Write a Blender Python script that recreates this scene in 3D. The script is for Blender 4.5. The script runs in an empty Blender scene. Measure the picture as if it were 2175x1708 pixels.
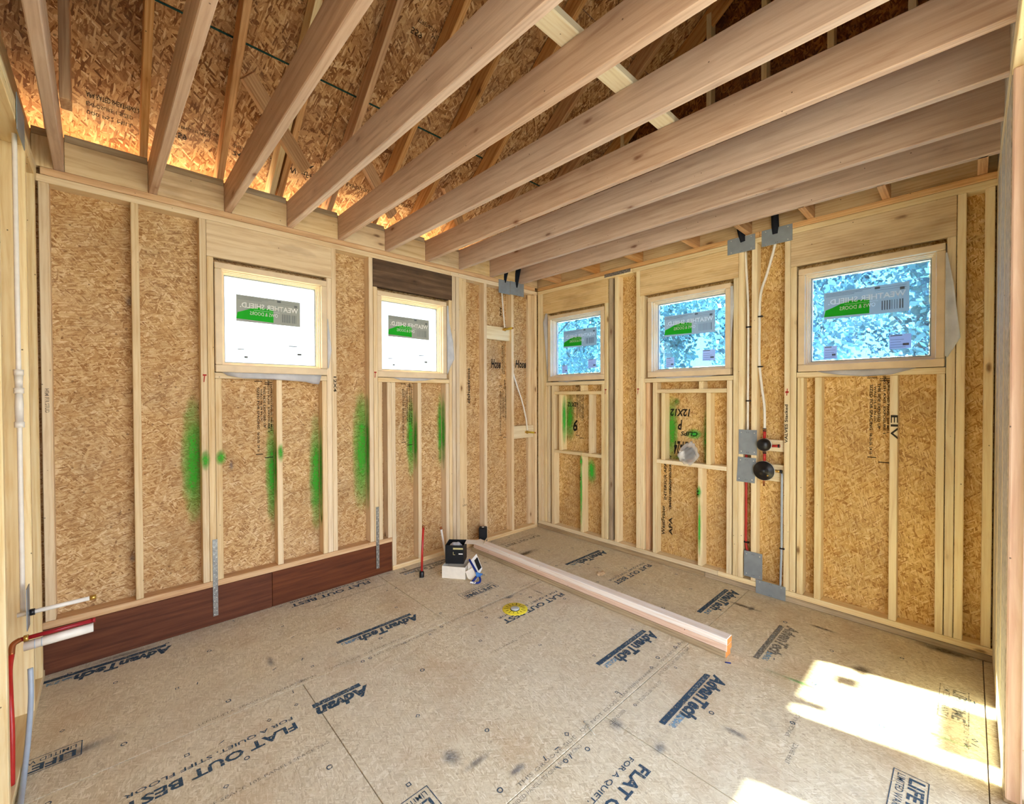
import bpy, bmesh, math, random
from mathutils import Vector, Matrix, Euler
R = random.Random(7)
scn = bpy.context.scene
COL = scn.collection

# ------------------------------------------------------------------ camera
cam_d = bpy.data.cameras.new('camera'); cam = bpy.data.objects.new('camera', cam_d); COL.objects.link(cam)
cam.location = (-3.5763, -3.3924, 1.5)
_az, _p, _r = map(math.radians, (46.911, -0.7416, -0.1872))
_fw = Vector((math.cos(_az)*math.cos(_p), math.sin(_az)*math.cos(_p), math.sin(_p)))
_rt = Vector((math.sin(_az), -math.cos(_az), 0)); _up = _rt.cross(_fw)
_rt2 = _rt*math.cos(_r)+_up*math.sin(_r); _up2 = -_rt*math.sin(_r)+_up*math.cos(_r)
_m = Matrix((_rt2, _up2, -_fw)).transposed()
cam.rotation_euler = _m.to_euler()
cam_d.sensor_width = 36; cam_d.lens = 910.62/2175*36; cam_d.clip_start = 0.02; cam_d.clip_end = 300
scn.camera = cam

# ------------------------------------------------------------------ world, sun, exposure
SKY_STRENGTH = 2.0
SUN_STRENGTH = 27.0
EXPOSURE = 1.88
world = bpy.data.worlds.new('sky'); scn.world = world; world.use_nodes = True
wn = world.node_tree; wn.nodes.clear()
_o = wn.nodes.new('ShaderNodeOutputWorld'); _b = wn.nodes.new('ShaderNodeBackground')
_tc = wn.nodes.new('ShaderNodeTexCoord'); _sep = wn.nodes.new('ShaderNodeSeparateXYZ'); _rp = wn.nodes.new('ShaderNodeValToRGB')
wn.links.new(_tc.outputs['Generated'], _sep.inputs[0]); wn.links.new(_sep.outputs['Z'], _rp.inputs[0])
_rp.color_ramp.elements[0].position = 0.0; _rp.color_ramp.elements[0].color = (0.93, 0.95, 1.0, 1)
_rp.color_ramp.elements[1].position = 0.9; _rp.color_ramp.elements[1].color = (0.50, 0.70, 1.0, 1)
wn.links.new(_rp.outputs[0], _b.inputs[0]); wn.links.new(_b.outputs[0], _o.inputs[0]); _b.inputs[1].default_value = SKY_STRENGTH
sun_d = bpy.data.lights.new('sun', 'SUN'); sun = bpy.data.objects.new('sun', sun_d); COL.objects.link(sun)
sun.location = (0, 12, 9)
sun.rotation_euler = Vector((0.222, -1.0, -0.605)).to_track_quat('-Z', 'Y').to_euler()
sun_d.energy = SUN_STRENGTH; sun_d.angle = math.radians(0.9); sun_d.color = (1.0, 0.90, 0.68)
scn.view_settings.view_transform = 'Standard'; scn.view_settings.look = 'None'
scn.view_settings.exposure = EXPOSURE; scn.view_settings.gamma = 1; scn.view_settings.use_curve_mapping = False
scn.cycles.max_bounces = 10; scn.cycles.diffuse_bounces = 6; scn.cycles.transparent_max_bounces = 16
scn.cycles.use_denoising = True; scn.cycles.use_adaptive_sampling = True; scn.cycles.adaptive_threshold = 0.04
scn.cycles.sample_clamp_indirect = 8

# ------------------------------------------------------------------ materials
def lin(c):
    return tuple((x/255/12.92 if x/255 <= 0.04045 else ((x/255+0.055)/1.055)**2.4) for x in c)+(1.0,)
class NT:
    def __init__(s, name):
        s.m = bpy.data.materials.new(name); s.m.use_nodes = True; s.t = s.m.node_tree
        s.t.nodes.clear()
        s.out = s.n('ShaderNodeOutputMaterial'); s.b = s.n('ShaderNodeBsdfPrincipled'); s.l(s.b.outputs[0], s.out.inputs[0])
        s.b.inputs['Specular IOR Level'].default_value = 0.25
    def n(s, typ, **kw):
        x = s.t.nodes.new(typ)
        for k, v in kw.items(): setattr(x, k, v)
        return x
    def l(s, a, b): s.t.links.new(a, b)
    def math(s, op, a, b=None, clamp=False):
        x = s.n('ShaderNodeMath', operation=op); x.use_clamp = clamp
        for i, v in enumerate((a, b)):
            if v is None: continue
            if isinstance(v, (int, float)): x.inputs[i].default_value = v
            else: s.l(v, x.inputs[i])
        return x.outputs[0]
    def mix(s, f, a, b, typ='MIX'):
        x = s.n('ShaderNodeMix', data_type='RGBA', blend_type=typ)
        for i, v in ((0, f), (6, a), (7, b)):
            if isinstance(v, (int, float)): x.inputs[i].default_value = v
            elif isinstance(v, tuple): x.inputs[i].default_value = v
            else: s.l(v, x.inputs[i])
        return x.outputs[2]
    def ramp(s, f, stops, interp='LINEAR'):
        x = s.n('ShaderNodeValToRGB'); cr = x.color_ramp; cr.interpolation = interp
        while len(cr.elements) > 1: cr.elements.remove(cr.elements[-1])
        for i, (p, c) in enumerate(stops):
            e = cr.elements[0] if i == 0 else cr.elements.new(p)
            e.position = p; e.color = c
        s.l(f, x.inputs[0]); return x.outputs[0]
    def mapping(s, vec, loc=(0,0,0), rot=(0,0,0), sc=(1,1,1)):
        x = s.n('ShaderNodeMapping'); s.l(vec, x.inputs[0])
        x.inputs[1].default_value = loc; x.inputs[2].default_value = rot; x.inputs[3].default_value = sc
        return x.outputs[0]
    def noise(s, vec, scale, detail=3, rough=.55, dist=0.0):
        x = s.n('ShaderNodeTexNoise'); s.l(vec, x.inputs['Vector'])
        x.inputs['Scale'].default_value = scale; x.inputs['Detail'].default_value = detail
        x.inputs['Roughness'].default_value = rough; x.inputs['Distortion'].default_value = dist
        return x
    def vor(s, vec, scale, feature='F1', rand=1.0):
        x = s.n('ShaderNodeTexVoronoi', feature=feature); s.l(vec, x.inputs['Vector'])
        x.inputs['Scale'].default_value = scale; x.inputs['Randomness'].default_value = rand
        return x
    def bump(s, h, strength=.3, dist=.01):
        x = s.n('ShaderNodeBump'); x.inputs['Strength'].default_value = strength; x.inputs['Distance'].default_value = dist
        s.l(h, x.inputs['Height']); s.l(x.outputs[0], s.b.inputs['Normal'])
    def set(s, **kw):
        for k, v in kw.items():
            i = s.b.inputs[k.replace('_', ' ')]
            if isinstance(v, (int, float, tuple)): i.default_value = v
            else: s.l(v, i)
        return s

def plain(name, rgb, rough=.6, metal=0.0, spec=.25, var=0.06, vscale=30):
    t = NT(name); c = lin(rgb)
    tc = t.n('ShaderNodeTexCoord')
    nz = t.noise(tc.outputs['Object'], vscale, 4)
    dark = tuple(max(0, x*(1-var*3)) for x in c[:3])+(1,); lite = tuple(min(1, x*(1+var)) for x in c[:3])+(1,)
    t.set(Base_Color=t.ramp(nz.outputs[0], [(0.3, dark), (0.65, lite)]), Roughness=rough, Metallic=metal)
    t.b.inputs['Specular IOR Level'].default_value = spec
    return t.m

# stretched flakes laid at many angles; 'axis' is the board's normal axis
def osb(name, axis, cols, fl=16.0, fs=98.0, stain=None, dirt=0.0, contrast=1.0, bleach=None):
    t = NT(name); tc = t.n('ShaderNodeTexCoord'); v0 = tc.outputs['Object']
    nzv = t.noise(v0, 5, 2); off = t.n('ShaderNodeVectorMath', operation='SCALE'); t.l(nzv.outputs['Color'], off.inputs[0]); off.inputs[3].default_value = 0.022
    add = t.n('ShaderNodeVectorMath', operation='ADD'); t.l(v0, add.inputs[0]); t.l(off.outputs[0], add.inputs[1]); v = add.outputs[0]
    acc = None; hacc = None
    angs = [(0.2, 1.0, .0), (1.25, .8, .45), (2.2, 1.3, .5), (2.85, .62, .66), (0.7, 1.6, .62), (1.75, 2.1, .68)]
    for i, (a, k, thr) in enumerate(angs):
        rot = [0, 0, 0]; rot[axis] = a
        sc = [fs*k]*3; sc[(axis+1) % 3] = fl*k; sc[axis] = 6.0
        mv = t.mapping(t.mapping(v, (i*3.1, i*1.7, i*2.3), tuple(rot), (1, 1, 1)), sc=tuple(sc))
        vo = t.vor(mv, 1.0)
        sp = t.n('ShaderNodeSeparateColor'); t.l(vo.outputs['Color'], sp.inputs[0])
        n1 = t.noise(t.mapping(mv, (0,0,0), (0,0,0), tuple(3.0 if j != (axis+1) % 3 else .5 for j in range(3))), 1.5, 2)
        val = t.math('ADD', t.math('MULTIPLY', sp.outputs[0], .8), t.math('MULTIPLY', n1.outputs[0], .25))
        if acc is None: acc = val
        else:
            m = t.math('GREATER_THAN', sp.outputs[1], thr)
            x = t.n('ShaderNodeMix', data_type='FLOAT'); t.l(m, x.inputs[0]); t.l(acc, x.inputs[2]); t.l(val, x.inputs[3]); acc = x.outputs[0]
    col = t.ramp(acc, [(p, lin(c)) for p, c in cols])
    big = t.noise(v0, 1.7, 4, .6)
    col = t.mix(t.math('MULTIPLY', t.ramp(big.outputs[0], [(0.42, (0,0,0,1)), (0.72, (1,1,1,1))]), .35*contrast), col, lin(cols[1][1]), 'MIX')
    wv = t.noise(v0, 3.1, 5, .65); col = t.mix(t.math('MULTIPLY', t.ramp(wv.outputs[0], [(0.44, (0,0,0,1)), (0.70, (1,1,1,1))]), .30), col, t.mix(.5, col, lin((176, 164, 144))), 'MIX')
    fine = t.noise(v0, 160, 2)
    col = t.mix(.12, col, t.ramp(fine.outputs[0], [(.35, (0,0,0,1)), (.65, (1,1,1,1))]), 'SOFT_LIGHT')
    # small dark resin specks
    spk = t.vor(v0, 26.0); sps = t.n('ShaderNodeSeparateColor'); t.l(spk.outputs['Color'], sps.inputs[0])
    sm = t.math('MULTIPLY', t.math('LESS_THAN', spk.outputs['Distance'], .16), t.math('GREATER_THAN', sps.outputs[0], .72))
    col = t.mix(t.math('MULTIPLY', sm, .6), col, lin(cols[0][1]), 'MIX')
    if stain:
        sn = t.noise(v0, 2.3, 5, .65); f = t.ramp(sn.outputs[0], [(0.5, (0,0,0,1)), (0.78, (1,1,1,1))])
        col = t.mix(t.math('MULTIPLY', f, stain[1]), col, lin(stain[0]), 'MIX')
    if bleach:
        sn = t.noise(v0, .7, 3, .5); f = t.ramp(sn.outputs[0], [(0.38, (0,0,0,1)), (0.66, (1,1,1,1))])
        col = t.mix(t.math('MULTIPLY', f, bleach[1]), col, lin(bleach[0]), 'MIX')
    if dirt:
        sn = t.noise(v0, 5.5, 6, .7); f = t.ramp(sn.outputs[0], [(0.56, (0,0,0,1)), (0.80, (1,1,1,1))])
        col = t.mix(t.math('MULTIPLY', f, dirt), col, lin((96, 88, 78)), 'MIX')
    t.set(Base_Color=col, Roughness=.72)
    return t.m

OSBC = [(0.0, (110, 70, 28)), (0.17, (170, 124, 64)), (0.45, (208, 169, 102)), (0.78, (228, 196, 134)), (1.0, (242, 220, 170))]
M = {}
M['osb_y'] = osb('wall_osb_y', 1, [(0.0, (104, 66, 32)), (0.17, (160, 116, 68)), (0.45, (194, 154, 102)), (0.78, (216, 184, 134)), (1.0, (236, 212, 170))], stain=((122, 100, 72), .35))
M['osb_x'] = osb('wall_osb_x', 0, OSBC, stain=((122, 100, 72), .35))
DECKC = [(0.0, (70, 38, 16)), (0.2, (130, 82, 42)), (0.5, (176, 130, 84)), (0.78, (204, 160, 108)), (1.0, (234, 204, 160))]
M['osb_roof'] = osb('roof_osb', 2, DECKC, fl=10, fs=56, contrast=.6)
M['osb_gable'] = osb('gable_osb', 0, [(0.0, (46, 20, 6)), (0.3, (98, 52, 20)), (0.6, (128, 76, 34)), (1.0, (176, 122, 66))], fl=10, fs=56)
FLC = [(0.0, (164, 146, 118)), (0.2, (198, 182, 150)), (0.5, (212, 199, 168)), (0.8, (224, 213, 184)), (1.0, (242, 234, 214))]
M['floor'] = osb('floor_osb', 2, FLC, fl=20, fs=120, stain=((176, 138, 94), .6), dirt=.25, contrast=.5, bleach=((206, 202, 186), .4))

def lumber(name, base, dark, lite, knot=(105, 62, 28), tone=.16, stain=None, knots=True):
    t = NT(name); tc = t.n('ShaderNodeTexCoord'); oi = t.n('ShaderNodeObjectInfo')
    mul = t.math('MULTIPLY', oi.outputs['Random'], 37.0)
    cx = t.n('ShaderNodeCombineXYZ'); t.l(mul, cx.inputs[0]); t.l(t.math('MULTIPLY', mul, 1.7), cx.inputs[1]); t.l(t.math('MULTIPLY', mul, .6), cx.inputs[2])
    add = t.n('ShaderNodeVectorMath', operation='ADD'); t.l(tc.outputs['Object'], add.inputs[0]); t.l(cx.outputs[0], add.inputs[1]); v = add.outputs[0]
    g1 = t.noise(t.mapping(v, sc=(1.1, 15, 15)), 2.2, 5, .6, 1.2)
    g2 = t.noise(t.mapping(v, sc=(2.0, 60, 60)), 3.0, 2, .5)
    # cathedral rings: distance field warped along the board
    w = t.n('ShaderNodeTexWave', wave_type='RINGS', rings_direction='X'); t.l(t.mapping(v, sc=(.35, 6, 6)), w.inputs['Vector'])
    w.inputs['Scale'].default_value = 3.0; w.inputs['Distortion'].default_value = 5.0; w.inputs['Detail'].default_value = 2; w.inputs['Detail Scale'].default_value = 1.1
    val = t.math('ADD', t.math('MULTIPLY', g1.outputs[0], .74), t.math('ADD', t.math('MULTIPLY', g2.outputs[0], .14), t.math('MULTIPLY', w.outputs['Fac'], .12)))
    col = t.ramp(val, [(.26, lin(dark)), (.5, lin(base)), (.74, lin(lite))])
    if knots:
        kn = t.noise(v, 30, 2); 
        vk = t.vor(t.mapping(v, sc=(3.2, 8, 8)), 1.0); ks = t.n('ShaderNodeSeparateColor'); t.l(vk.outputs['Color'], ks.inputs[0])
        d = t.math('ADD', vk.outputs['Distance'], t.math('MULTIPLY', kn.outputs[0], .06))
        gate = t.math('GREATER_THAN', ks.outputs[0], .52)
        core = t.math('MULTIPLY', t.ramp(d, [(.08, (1,1,1,1)), (.15, (0,0,0,1))]), gate)
        halo = t.math('MULTIPLY', t.ramp(d, [(.1, (1,1,1,1)), (.30, (0,0,0,1))]), gate)
        col = t.mix(t.math('MULTIPLY', halo, .35), col, lin(dark), 'MULTIPLY')
        col = t.mix(t.math('MULTIPLY', core, .8), col, lin(knot), 'MIX')
        # nail heads
        vn = t.vor(t.mapping(v, sc=(7, 24, 24)), 1.0); ns = t.n('ShaderNodeSeparateColor'); t.l(vn.outputs['Color'], ns.inputs[0])
        nm = t.math('MULTIPLY', t.math('LESS_THAN', t.vor(v, 17.0).outputs['Distance'], .055), t.math('GREATER_THAN', ns.outputs[1], .45))
        col = t.mix(t.math('MULTIPLY', nm, .75), col, lin((60, 38, 22)), 'MIX')
    if stain:
        sn = t.noise(t.mapping(v, sc=(1.2, 4, 4)), 1.6, 4, .6); f = t.ramp(sn.outputs[0], [(stain[2], (0,0,0,1)), (stain[3], (1,1,1,1))])
        col = t.mix(t.math('MULTIPLY', f, stain[1]), col, lin(stain[0]), 'MIX')
    hs = t.n('ShaderNodeHueSaturation'); t.l(col, hs.inputs['Color'])
    t.l(t.math('ADD', t.math('MULTIPLY', oi.outputs['Random'], tone), 1-tone*.6), hs.inputs['Value'])
    t.l(t.math('ADD', t.math('MULTIPLY', t.math('FRACT', mul), .25), .85), hs.inputs['Saturation'])
    t.set(Base_Color=hs.outputs[0], Roughness=.62)
    return t.m
M['stud'] = lumber('spruce_stud', (238, 218, 172), (220, 190, 138), (246, 232, 194), stain=((186, 150, 108), .3, .55, .8))
M['stud_a'] = lumber('spruce_stud_warm', (228, 204, 162), (208, 174, 126), (238, 218, 180), stain=((172, 134, 96), .3, .5, .8))
M['joist'] = lumber('fir_joist', (204, 176, 154), (178, 146, 124), (220, 196, 176), knot=(110, 62, 38), stain=((180, 148, 124), .3, .5, .8))
M['rafter'] = lumber('fir_rafter', (204, 156, 106), (166, 112, 64), (226, 184, 136), knot=(96, 50, 22))
M['plate_pine'] = lumber('pine_plate', (216, 170, 112), (180, 122, 70), (234, 198, 146))
M['sill_grey'] = lumber('weathered_plate', (186, 164, 130), (146, 122, 92), (206, 188, 156), stain=((120, 104, 84), .5, .45, .7))
M['header_dark'] = lumber('stained_header', (112, 88, 66), (74, 56, 42), (136, 110, 84), knot=(48, 34, 26), stain=((58, 44, 36), .6, .4, .65))
M['header'] = lumber('spruce_header', (226, 198, 148), (204, 164, 112), (236, 212, 168), stain=((150, 108, 68), .6, .5, .74))
M['band'] = lumber('stained_band', (98, 46, 10), (72, 30, 5), (118, 60, 16), knot=(60, 24, 10), tone=.2, knots=False)
M['white_pine'] = lumber('planed_pine', (246, 238, 228), (234, 216, 198), (250, 246, 240), tone=.03)
M['pink_pine'] = lumber('pink_fir', (226, 192, 166), (206, 160, 132), (240, 214, 192), tone=.05)
M['treated'] = lumber('treated_pine', (170, 148, 112), (130, 110, 80), (190, 170, 134), tone=.05)
M['end_grain'] = plain('orange_end_grain', (224, 150, 84), .7)
M['block_white'] = lumber('new_block', (236, 218, 176), (216, 190, 142), (244, 232, 200), tone=.08)
M['win_wood'] = plain('window_pine', (228, 206, 170), .45, var=.04, vscale=8)
M['win_step'] = plain('window_stop_pine', (232, 208, 172), .45, var=.03, vscale=8)
M['vinyl'] = plain('window_gasket', (150, 158, 160), .5)
M['wrap'] = plain('house_wrap_paper', (240, 242, 246), .55, var=.05, vscale=9)
M['steel'] = plain('galvanized_plate_grey', (142, 152, 160), .45, .15, .4, var=.05, vscale=14)
M['strap'] = plain('galvanized_strap', (158, 160, 158), .35, .75, .5, var=.12, vscale=60)
M['screw'] = plain('bright_screw', (232, 232, 226), .3, .6)
M['hole'] = plain('dark_hole', (30, 26, 24), .9)
M['pex_white'] = plain('white_pex', (236, 232, 222), .35, spec=.5, var=.02)
M['pex_blue'] = plain('pale_blue_pex', (168, 182, 198), .35, spec=.5, var=.02)
M['pex_red'] = plain('red_pex', (184, 40, 34), .35, spec=.5, var=.05)
M['pex_dark_red'] = plain('crimson_pex', (150, 18, 34), .35, spec=.5, var=.05)
M['black'] = plain('black_plastic', (22, 23, 27), .35, spec=.5)
M['black_foam'] = plain('black_foam', (24, 28, 38), .8)
M['black_card'] = plain('black_card', (26, 28, 32), .55)
M['gold'] = plain('gold_print', (196, 184, 128), .5)
M['brass'] = plain('brass', (206, 168, 86), .3, .8, .5)
M['copper'] = plain('copper', (176, 108, 66), .3, .8, .5)
M['yellow'] = plain('yellow_plastic', (232, 214, 60), .45, var=.03)
M['ochre'] = plain('yellow_stub', (214, 184, 64), .45)
M['white_card'] = plain('white_card', (236, 230, 216), .6, var=.02)
M['blue_strap'] = plain('blue_webbing', (18, 42, 122), .5)
M['blue_light'] = plain('light_blue_plastic', (70, 128, 200), .45)
M['white'] = plain('white_paper', (244, 244, 240), .6, var=.01)
M['hub'] = plain('grey_hub', (190, 196, 194), .4)
M['drywall_edge'] = plain('pale_sheathing_edge', (206, 196, 178), .7, var=.12, vscale=40)
M['ground'] = plain('dry_grass_ground', (172, 170, 160), .9, var=.1, vscale=1.5)
M['bark'] = plain('tree_bark', (150, 132, 120), .9, var=.15)
M['leaf_a'] = plain('pale_leaves', (196, 202, 188), .6, var=.3, vscale=.6)
M['leaf_b'] = plain('mid_leaves', (172, 182, 162), .6, var=.3, vscale=.6)

def ink(name, rgb, wear=.45, wscale=60, base=1.0):
    t = NT(name); tc = t.n('ShaderNodeTexCoord')
    nz = t.noise(tc.outputs['Object'], wscale, 4, .6)
    f = t.ramp(nz.outputs[0], [(wear-.12, (0,0,0,1)), (wear+.06, (1,1,1,1))])
    t.set(Base_Color=lin(rgb), Roughness=.75, Alpha=t.math('MULTIPLY', f, base))
    return t.m
M['ink_floor'] = ink('floor_ink', (52, 78, 100), .40, 70, .9)
M['ink_floor_faint'] = ink('floor_ink_faint', (70, 84, 98), .46, 90, .62)
M['ink_blue'] = ink('floor_ink_blue', (104, 158, 196), .5, 60, .6)
M['ink_bar_text'] = ink('bar_text', (168, 176, 174), .5, 90, .8)
M['ink_black'] = ink('stencil_black', (30, 24, 22), .36, 80, .92)
M['ink_red'] = ink('red_marker', (176, 44, 36), .2, 60, .9)
M['marker'] = ink('black_marker', (30, 26, 26), .2, 60, .9)
M['ink_navy'] = ink('stamp_grey', (96, 84, 84), .42, 80, .7)
M['lab_white'] = plain('label_white', (250, 250, 250), .5, var=0)

def soft(name, rgb, power=1.0, amax=.85, grain=.3, gscale=120):
    """sprayed or smudged pigment: alpha falls off from the middle of the mark (Generated coords)"""
    t = NT(name); tc = t.n('ShaderNodeTexCoord')
    mp = t.mapping(tc.outputs['UV'], (-1, -1, 0), (0,0,0), (2, 2, 0))
    ln = t.n('ShaderNodeVectorMath', operation='LENGTH'); nz0 = t.noise(tc.outputs['Object'], 14, 3)
    t.l(mp, ln.inputs[0])
    d = t.math('ADD', ln.outputs['Value'], t.math('MULTIPLY', t.math('SUBTRACT', nz0.outputs[0], .5), .55))
    f = t.ramp(d, [(.25, (1,1,1,1)), (.95, (0,0,0,1))])
    nz = t.noise(tc.outputs['Object'], gscale, 3, .7)
    a = t.math('MULTIPLY', t.math('POWER', f, power), t.ramp(nz.outputs[0], [(.3, (1-grain,)*3+(1,)), (.6, (1,1,1,1))]))
    t.set(Base_Color=lin(rgb), Roughness=.8, Alpha=t.math('MULTIPLY', a, amax))
    return t.m
M['spray'] = soft('green_spray', (52, 168, 40), .9, .82)
M['spray_bright'] = soft('bright_green_spray', (40, 196, 60), .8, .8)
M['smudge'] = soft('dark_smudge', (92, 102, 122), 1.5, .5, .6, 60)
M['smudge_brown'] = soft('brown_smudge', (84, 60, 40), 1.2, .7, .5, 60)
M['chalk'] = soft('green_chalk', (96, 196, 104), .8, .75)

def glassy(name, tint, gloss=.06):
    t = NT(name); t.t.nodes.remove(t.b)
    tr = t.n('ShaderNodeBsdfTransparent'); tr.inputs[0].default_value = tint+(1,)
    gl = t.n('ShaderNodeBsdfGlossy'); gl.inputs['Roughness'].default_value = .02
    mx = t.n('ShaderNodeMixShader'); mx.inputs[0].default_value = gloss
    t.l(tr.outputs[0], mx.inputs[1]); t.l(gl.outputs[0], mx.inputs[2]); t.l(mx.outputs[0], t.out.inputs[0])
    return t.m
M['glass'] = glassy('window_glass', (.97, .99, .98))
M['film_a'] = glassy('clear_protective_film', (.92, .97, 1.0), .02)
M['film_b'] = glassy('blue_protective_film', (.34, .63, .96), .02)
M['bag'] = None
def translucent(name, rgb, f=.5):
    t = NT(name); 
    tr = t.n('ShaderNodeBsdfTransparent'); mx = t.n('ShaderNodeMixShader'); mx.inputs[0].default_value = f
    t.b.inputs['Base Color'].default_value = lin(rgb); t.b.inputs['Roughness'].default_value = .25
    t.l(tr.outputs[0], mx.inputs[1]); t.l(t.b.outputs[0], mx.inputs[2]); t.l(mx.outputs[0], t.out.inputs[0]); return t.m
M['bag'] = translucent('clear_bag', (225, 228, 232), .32)
def backlit(name, rgb, f=.65):
    """thin printed film on glass: part of the daylight behind comes through it"""
    t = NT(name); tl = t.n('ShaderNodeBsdfTranslucent'); tl.inputs[0].default_value = lin(rgb)
    tr = t.n('ShaderNodeBsdfTransparent'); tr.inputs[0].default_value = lin(rgb)
    t.b.inputs['Base Color'].default_value = lin(rgb); t.b.inputs['Roughness'].default_value = .6
    m1 = t.n('ShaderNodeMixShader'); m1.inputs[0].default_value = f; t.l(t.b.outputs[0], m1.inputs[1]); t.l(tl.outputs[0], m1.inputs[2])
    m2 = t.n('ShaderNodeMixShader'); m2.inputs[0].default_value = .12; t.l(m1.outputs[0], m2.inputs[1]); t.l(tr.outputs[0], m2.inputs[2])
    t.l(m2.outputs[0], t.out.inputs[0]); return t.m
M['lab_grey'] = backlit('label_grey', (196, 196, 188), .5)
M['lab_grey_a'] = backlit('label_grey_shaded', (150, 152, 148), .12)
M['lab_green'] = backlit('label_green', (50, 214, 60), .5)
M['lab_pale'] = backlit('label_pale', (206, 212, 224), .35)
M['lab_letter'] = backlit('label_letters', (252, 252, 252), .4)
M['lab_line'] = plain('label_fine_print', (96, 100, 104), .6)

# ------------------------------------------------------------------ mesh helpers
def link(o, parent=None):
    COL.objects.link(o)
    if parent is not None: o.parent = parent
    return o
def mobj(name, bm, mat, parent=None, smooth=False):
    me = bpy.data.meshes.new(name); bm.to_mesh(me); bm.free()
    for m in (mat if isinstance(mat, (list, tuple)) else [mat]): me.materials.append(m)
    if smooth:
        for p in me.polygons: p.use_smooth = True
    return link(bpy.data.objects.new(name, me), parent)
def empty(name, loc=(0,0,0), parent=None):
    o = bpy.data.objects.new(name, None); o.location = loc; o.empty_display_size = .1
    return link(o, parent)
def place(o, parent=None):
    """children carry world coordinates: cancel the parent's own location"""
    return o
def tag(o, label=None, cat=None, group=None, kind=None):
    if label: o['label'] = label
    if cat: o['category'] = cat
    if group: o['group'] = group
    if kind: o['kind'] = kind
    return o
def thing(name, loc, label, cat, group=None):
    return tag(empty(name, loc), label, cat, group)
def kid(o):
    """move a child built in world coordinates under a parent Empty that has a location"""
    if o.parent is not None: o.matrix_parent_inverse = Matrix.Translation(o.parent.location).inverted()
    return o

def add_box(bm, lo, hi, bev=0.0, mat=0):
    vs = [bm.verts.new((x, y, z)) for x in (lo[0], hi[0]) for y in (lo[1], hi[1]) for z in (lo[2], hi[2])]
    fs = [(0,1,3,2), (4,6,7,5), (0,4,5,1), (2,3,7,6), (0,2,6,4), (1,5,7,3)]
    faces = [bm.faces.new([vs[i] for i in f]) for f in fs]
    for f in faces: f.material_index = mat
    if bev > 0:
        es = set(e for f in faces for e in f.edges)
        bmesh.ops.bevel(bm, geom=list(es), offset=bev, segments=1, affect='EDGES', profile=.5)
def board(name, lo, hi, mat, parent=None, bev=.0025, jig=0.0, rot=None):
    """a sawn board; its mesh's local X runs along its length so the grain follows it"""
    lo = Vector(lo); hi = Vector(hi)
    lo, hi = Vector(min(a, b) for a, b in zip(lo, hi)), Vector(max(a, b) for a, b in zip(lo, hi))
    c = (lo+hi)/2; d = hi-lo; a = max(range(3), key=lambda i: d[i]); b, e = (a+1) % 3, (a+2) % 3
    bm = bmesh.new(); hx, hy, hz = d[a]/2, d[b]/2, d[e]/2
    bv = min(bev, min(hx, hy, hz)*.45)
    add_box(bm, (-hx, -hy, -hz), (hx, hy, hz), bv)
    mr = Matrix.Identity(3); cols = [Vector((0,0,0)) for _ in range(3)]
    cols[0][a] = 1; cols[1][b] = 1; cols[2][e] = 1
    mr = Matrix(cols).transposed()
    o = mobj(name, bm, mat, parent)
    q = mr.to_4x4()
    if rot: q = Euler(rot).to_matrix().to_4x4() @ q
    o.matrix_basis = Matrix.Translation(c) @ q
    if parent is not None: o.matrix_parent_inverse = Matrix.Translation(parent.location).inverted()
    return o
def board_dir(name, p0, p1, w, t, mat, parent=None, upv=(0,0,1), bev=.0025):
    """board between two points; w across (side axis), t along the projected up axis"""
    p0 = Vector(p0); p1 = Vector(p1); x = (p1-p0).normalized(); y = Vector(upv).cross(x).normalized(); z = x.cross(y)
    L = (p1-p0).length; bm = bmesh.new(); add_box(bm, (-L/2, -w/2, -t/2), (L/2, w/2, t/2), bev)
    o = mobj(name, bm, mat, parent)
    o.matrix_basis = Matrix.Translation((p0+p1)/2) @ Matrix((x, y, z)).transposed().to_4x4()
    if parent is not None: o.matrix_parent_inverse = Matrix.Translation(parent.location).inverted()
    return o
def tube_bm(bm, pts, r, n=10, mat=0, cap=True):
    pts = [Vector(p) for p in pts]; rings = []
    prev = None
    for i, p in enumerate(pts):
        d = (pts[min(i+1, len(pts)-1)]-pts[max(i-1, 0)]).normalized()
        if prev is None:
            u = d.orthogonal().normalized()
        else:
            u = (prev-d*prev.dot(d)).normalized()
        prev = u; w = d.cross(u); rr = r[i] if isinstance(r, (list, tuple)) else r
        rings.append([bm.verts.new(p+(u*math.cos(2*math.pi*k/n)+w*math.sin(2*math.pi*k/n))*rr) for k in range(n)])
    for a, b in zip(rings, rings[1:]):
        for k in range(n):
            f = bm.faces.new((a[k], a[(k+1) % n], b[(k+1) % n], b[k])); f.smooth = True; f.material_index = mat
    if cap:
        f = bm.faces.new(rings[0][::-1]); f.material_index = mat; f = bm.faces.new(rings[-1]); f.material_index = mat
def smooth_path(pts, k=6):
    pts = [Vector(p) for p in pts]; out = []
    for i in range(len(pts)-1):
        p0 = pts[max(i-1, 0)]; p1 = pts[i]; p2 = pts[i+1]; p3 = pts[min(i+2, len(pts)-1)]
        for j in range(k):
            t = j/k
            out.append(.5*((2*p1)+(p2-p0)*t+(2*p0-5*p1+4*p2-p3)*t*t+(3*p1-p0-3*p2+p3)*t**3))
    out.append(pts[-1]); return out
def tube(name, pts, r, mat, parent=None, n=12):
    bm = bmesh.new(); tube_bm(bm, pts, r, n); return kid(mobj(name, bm, mat, parent))
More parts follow.
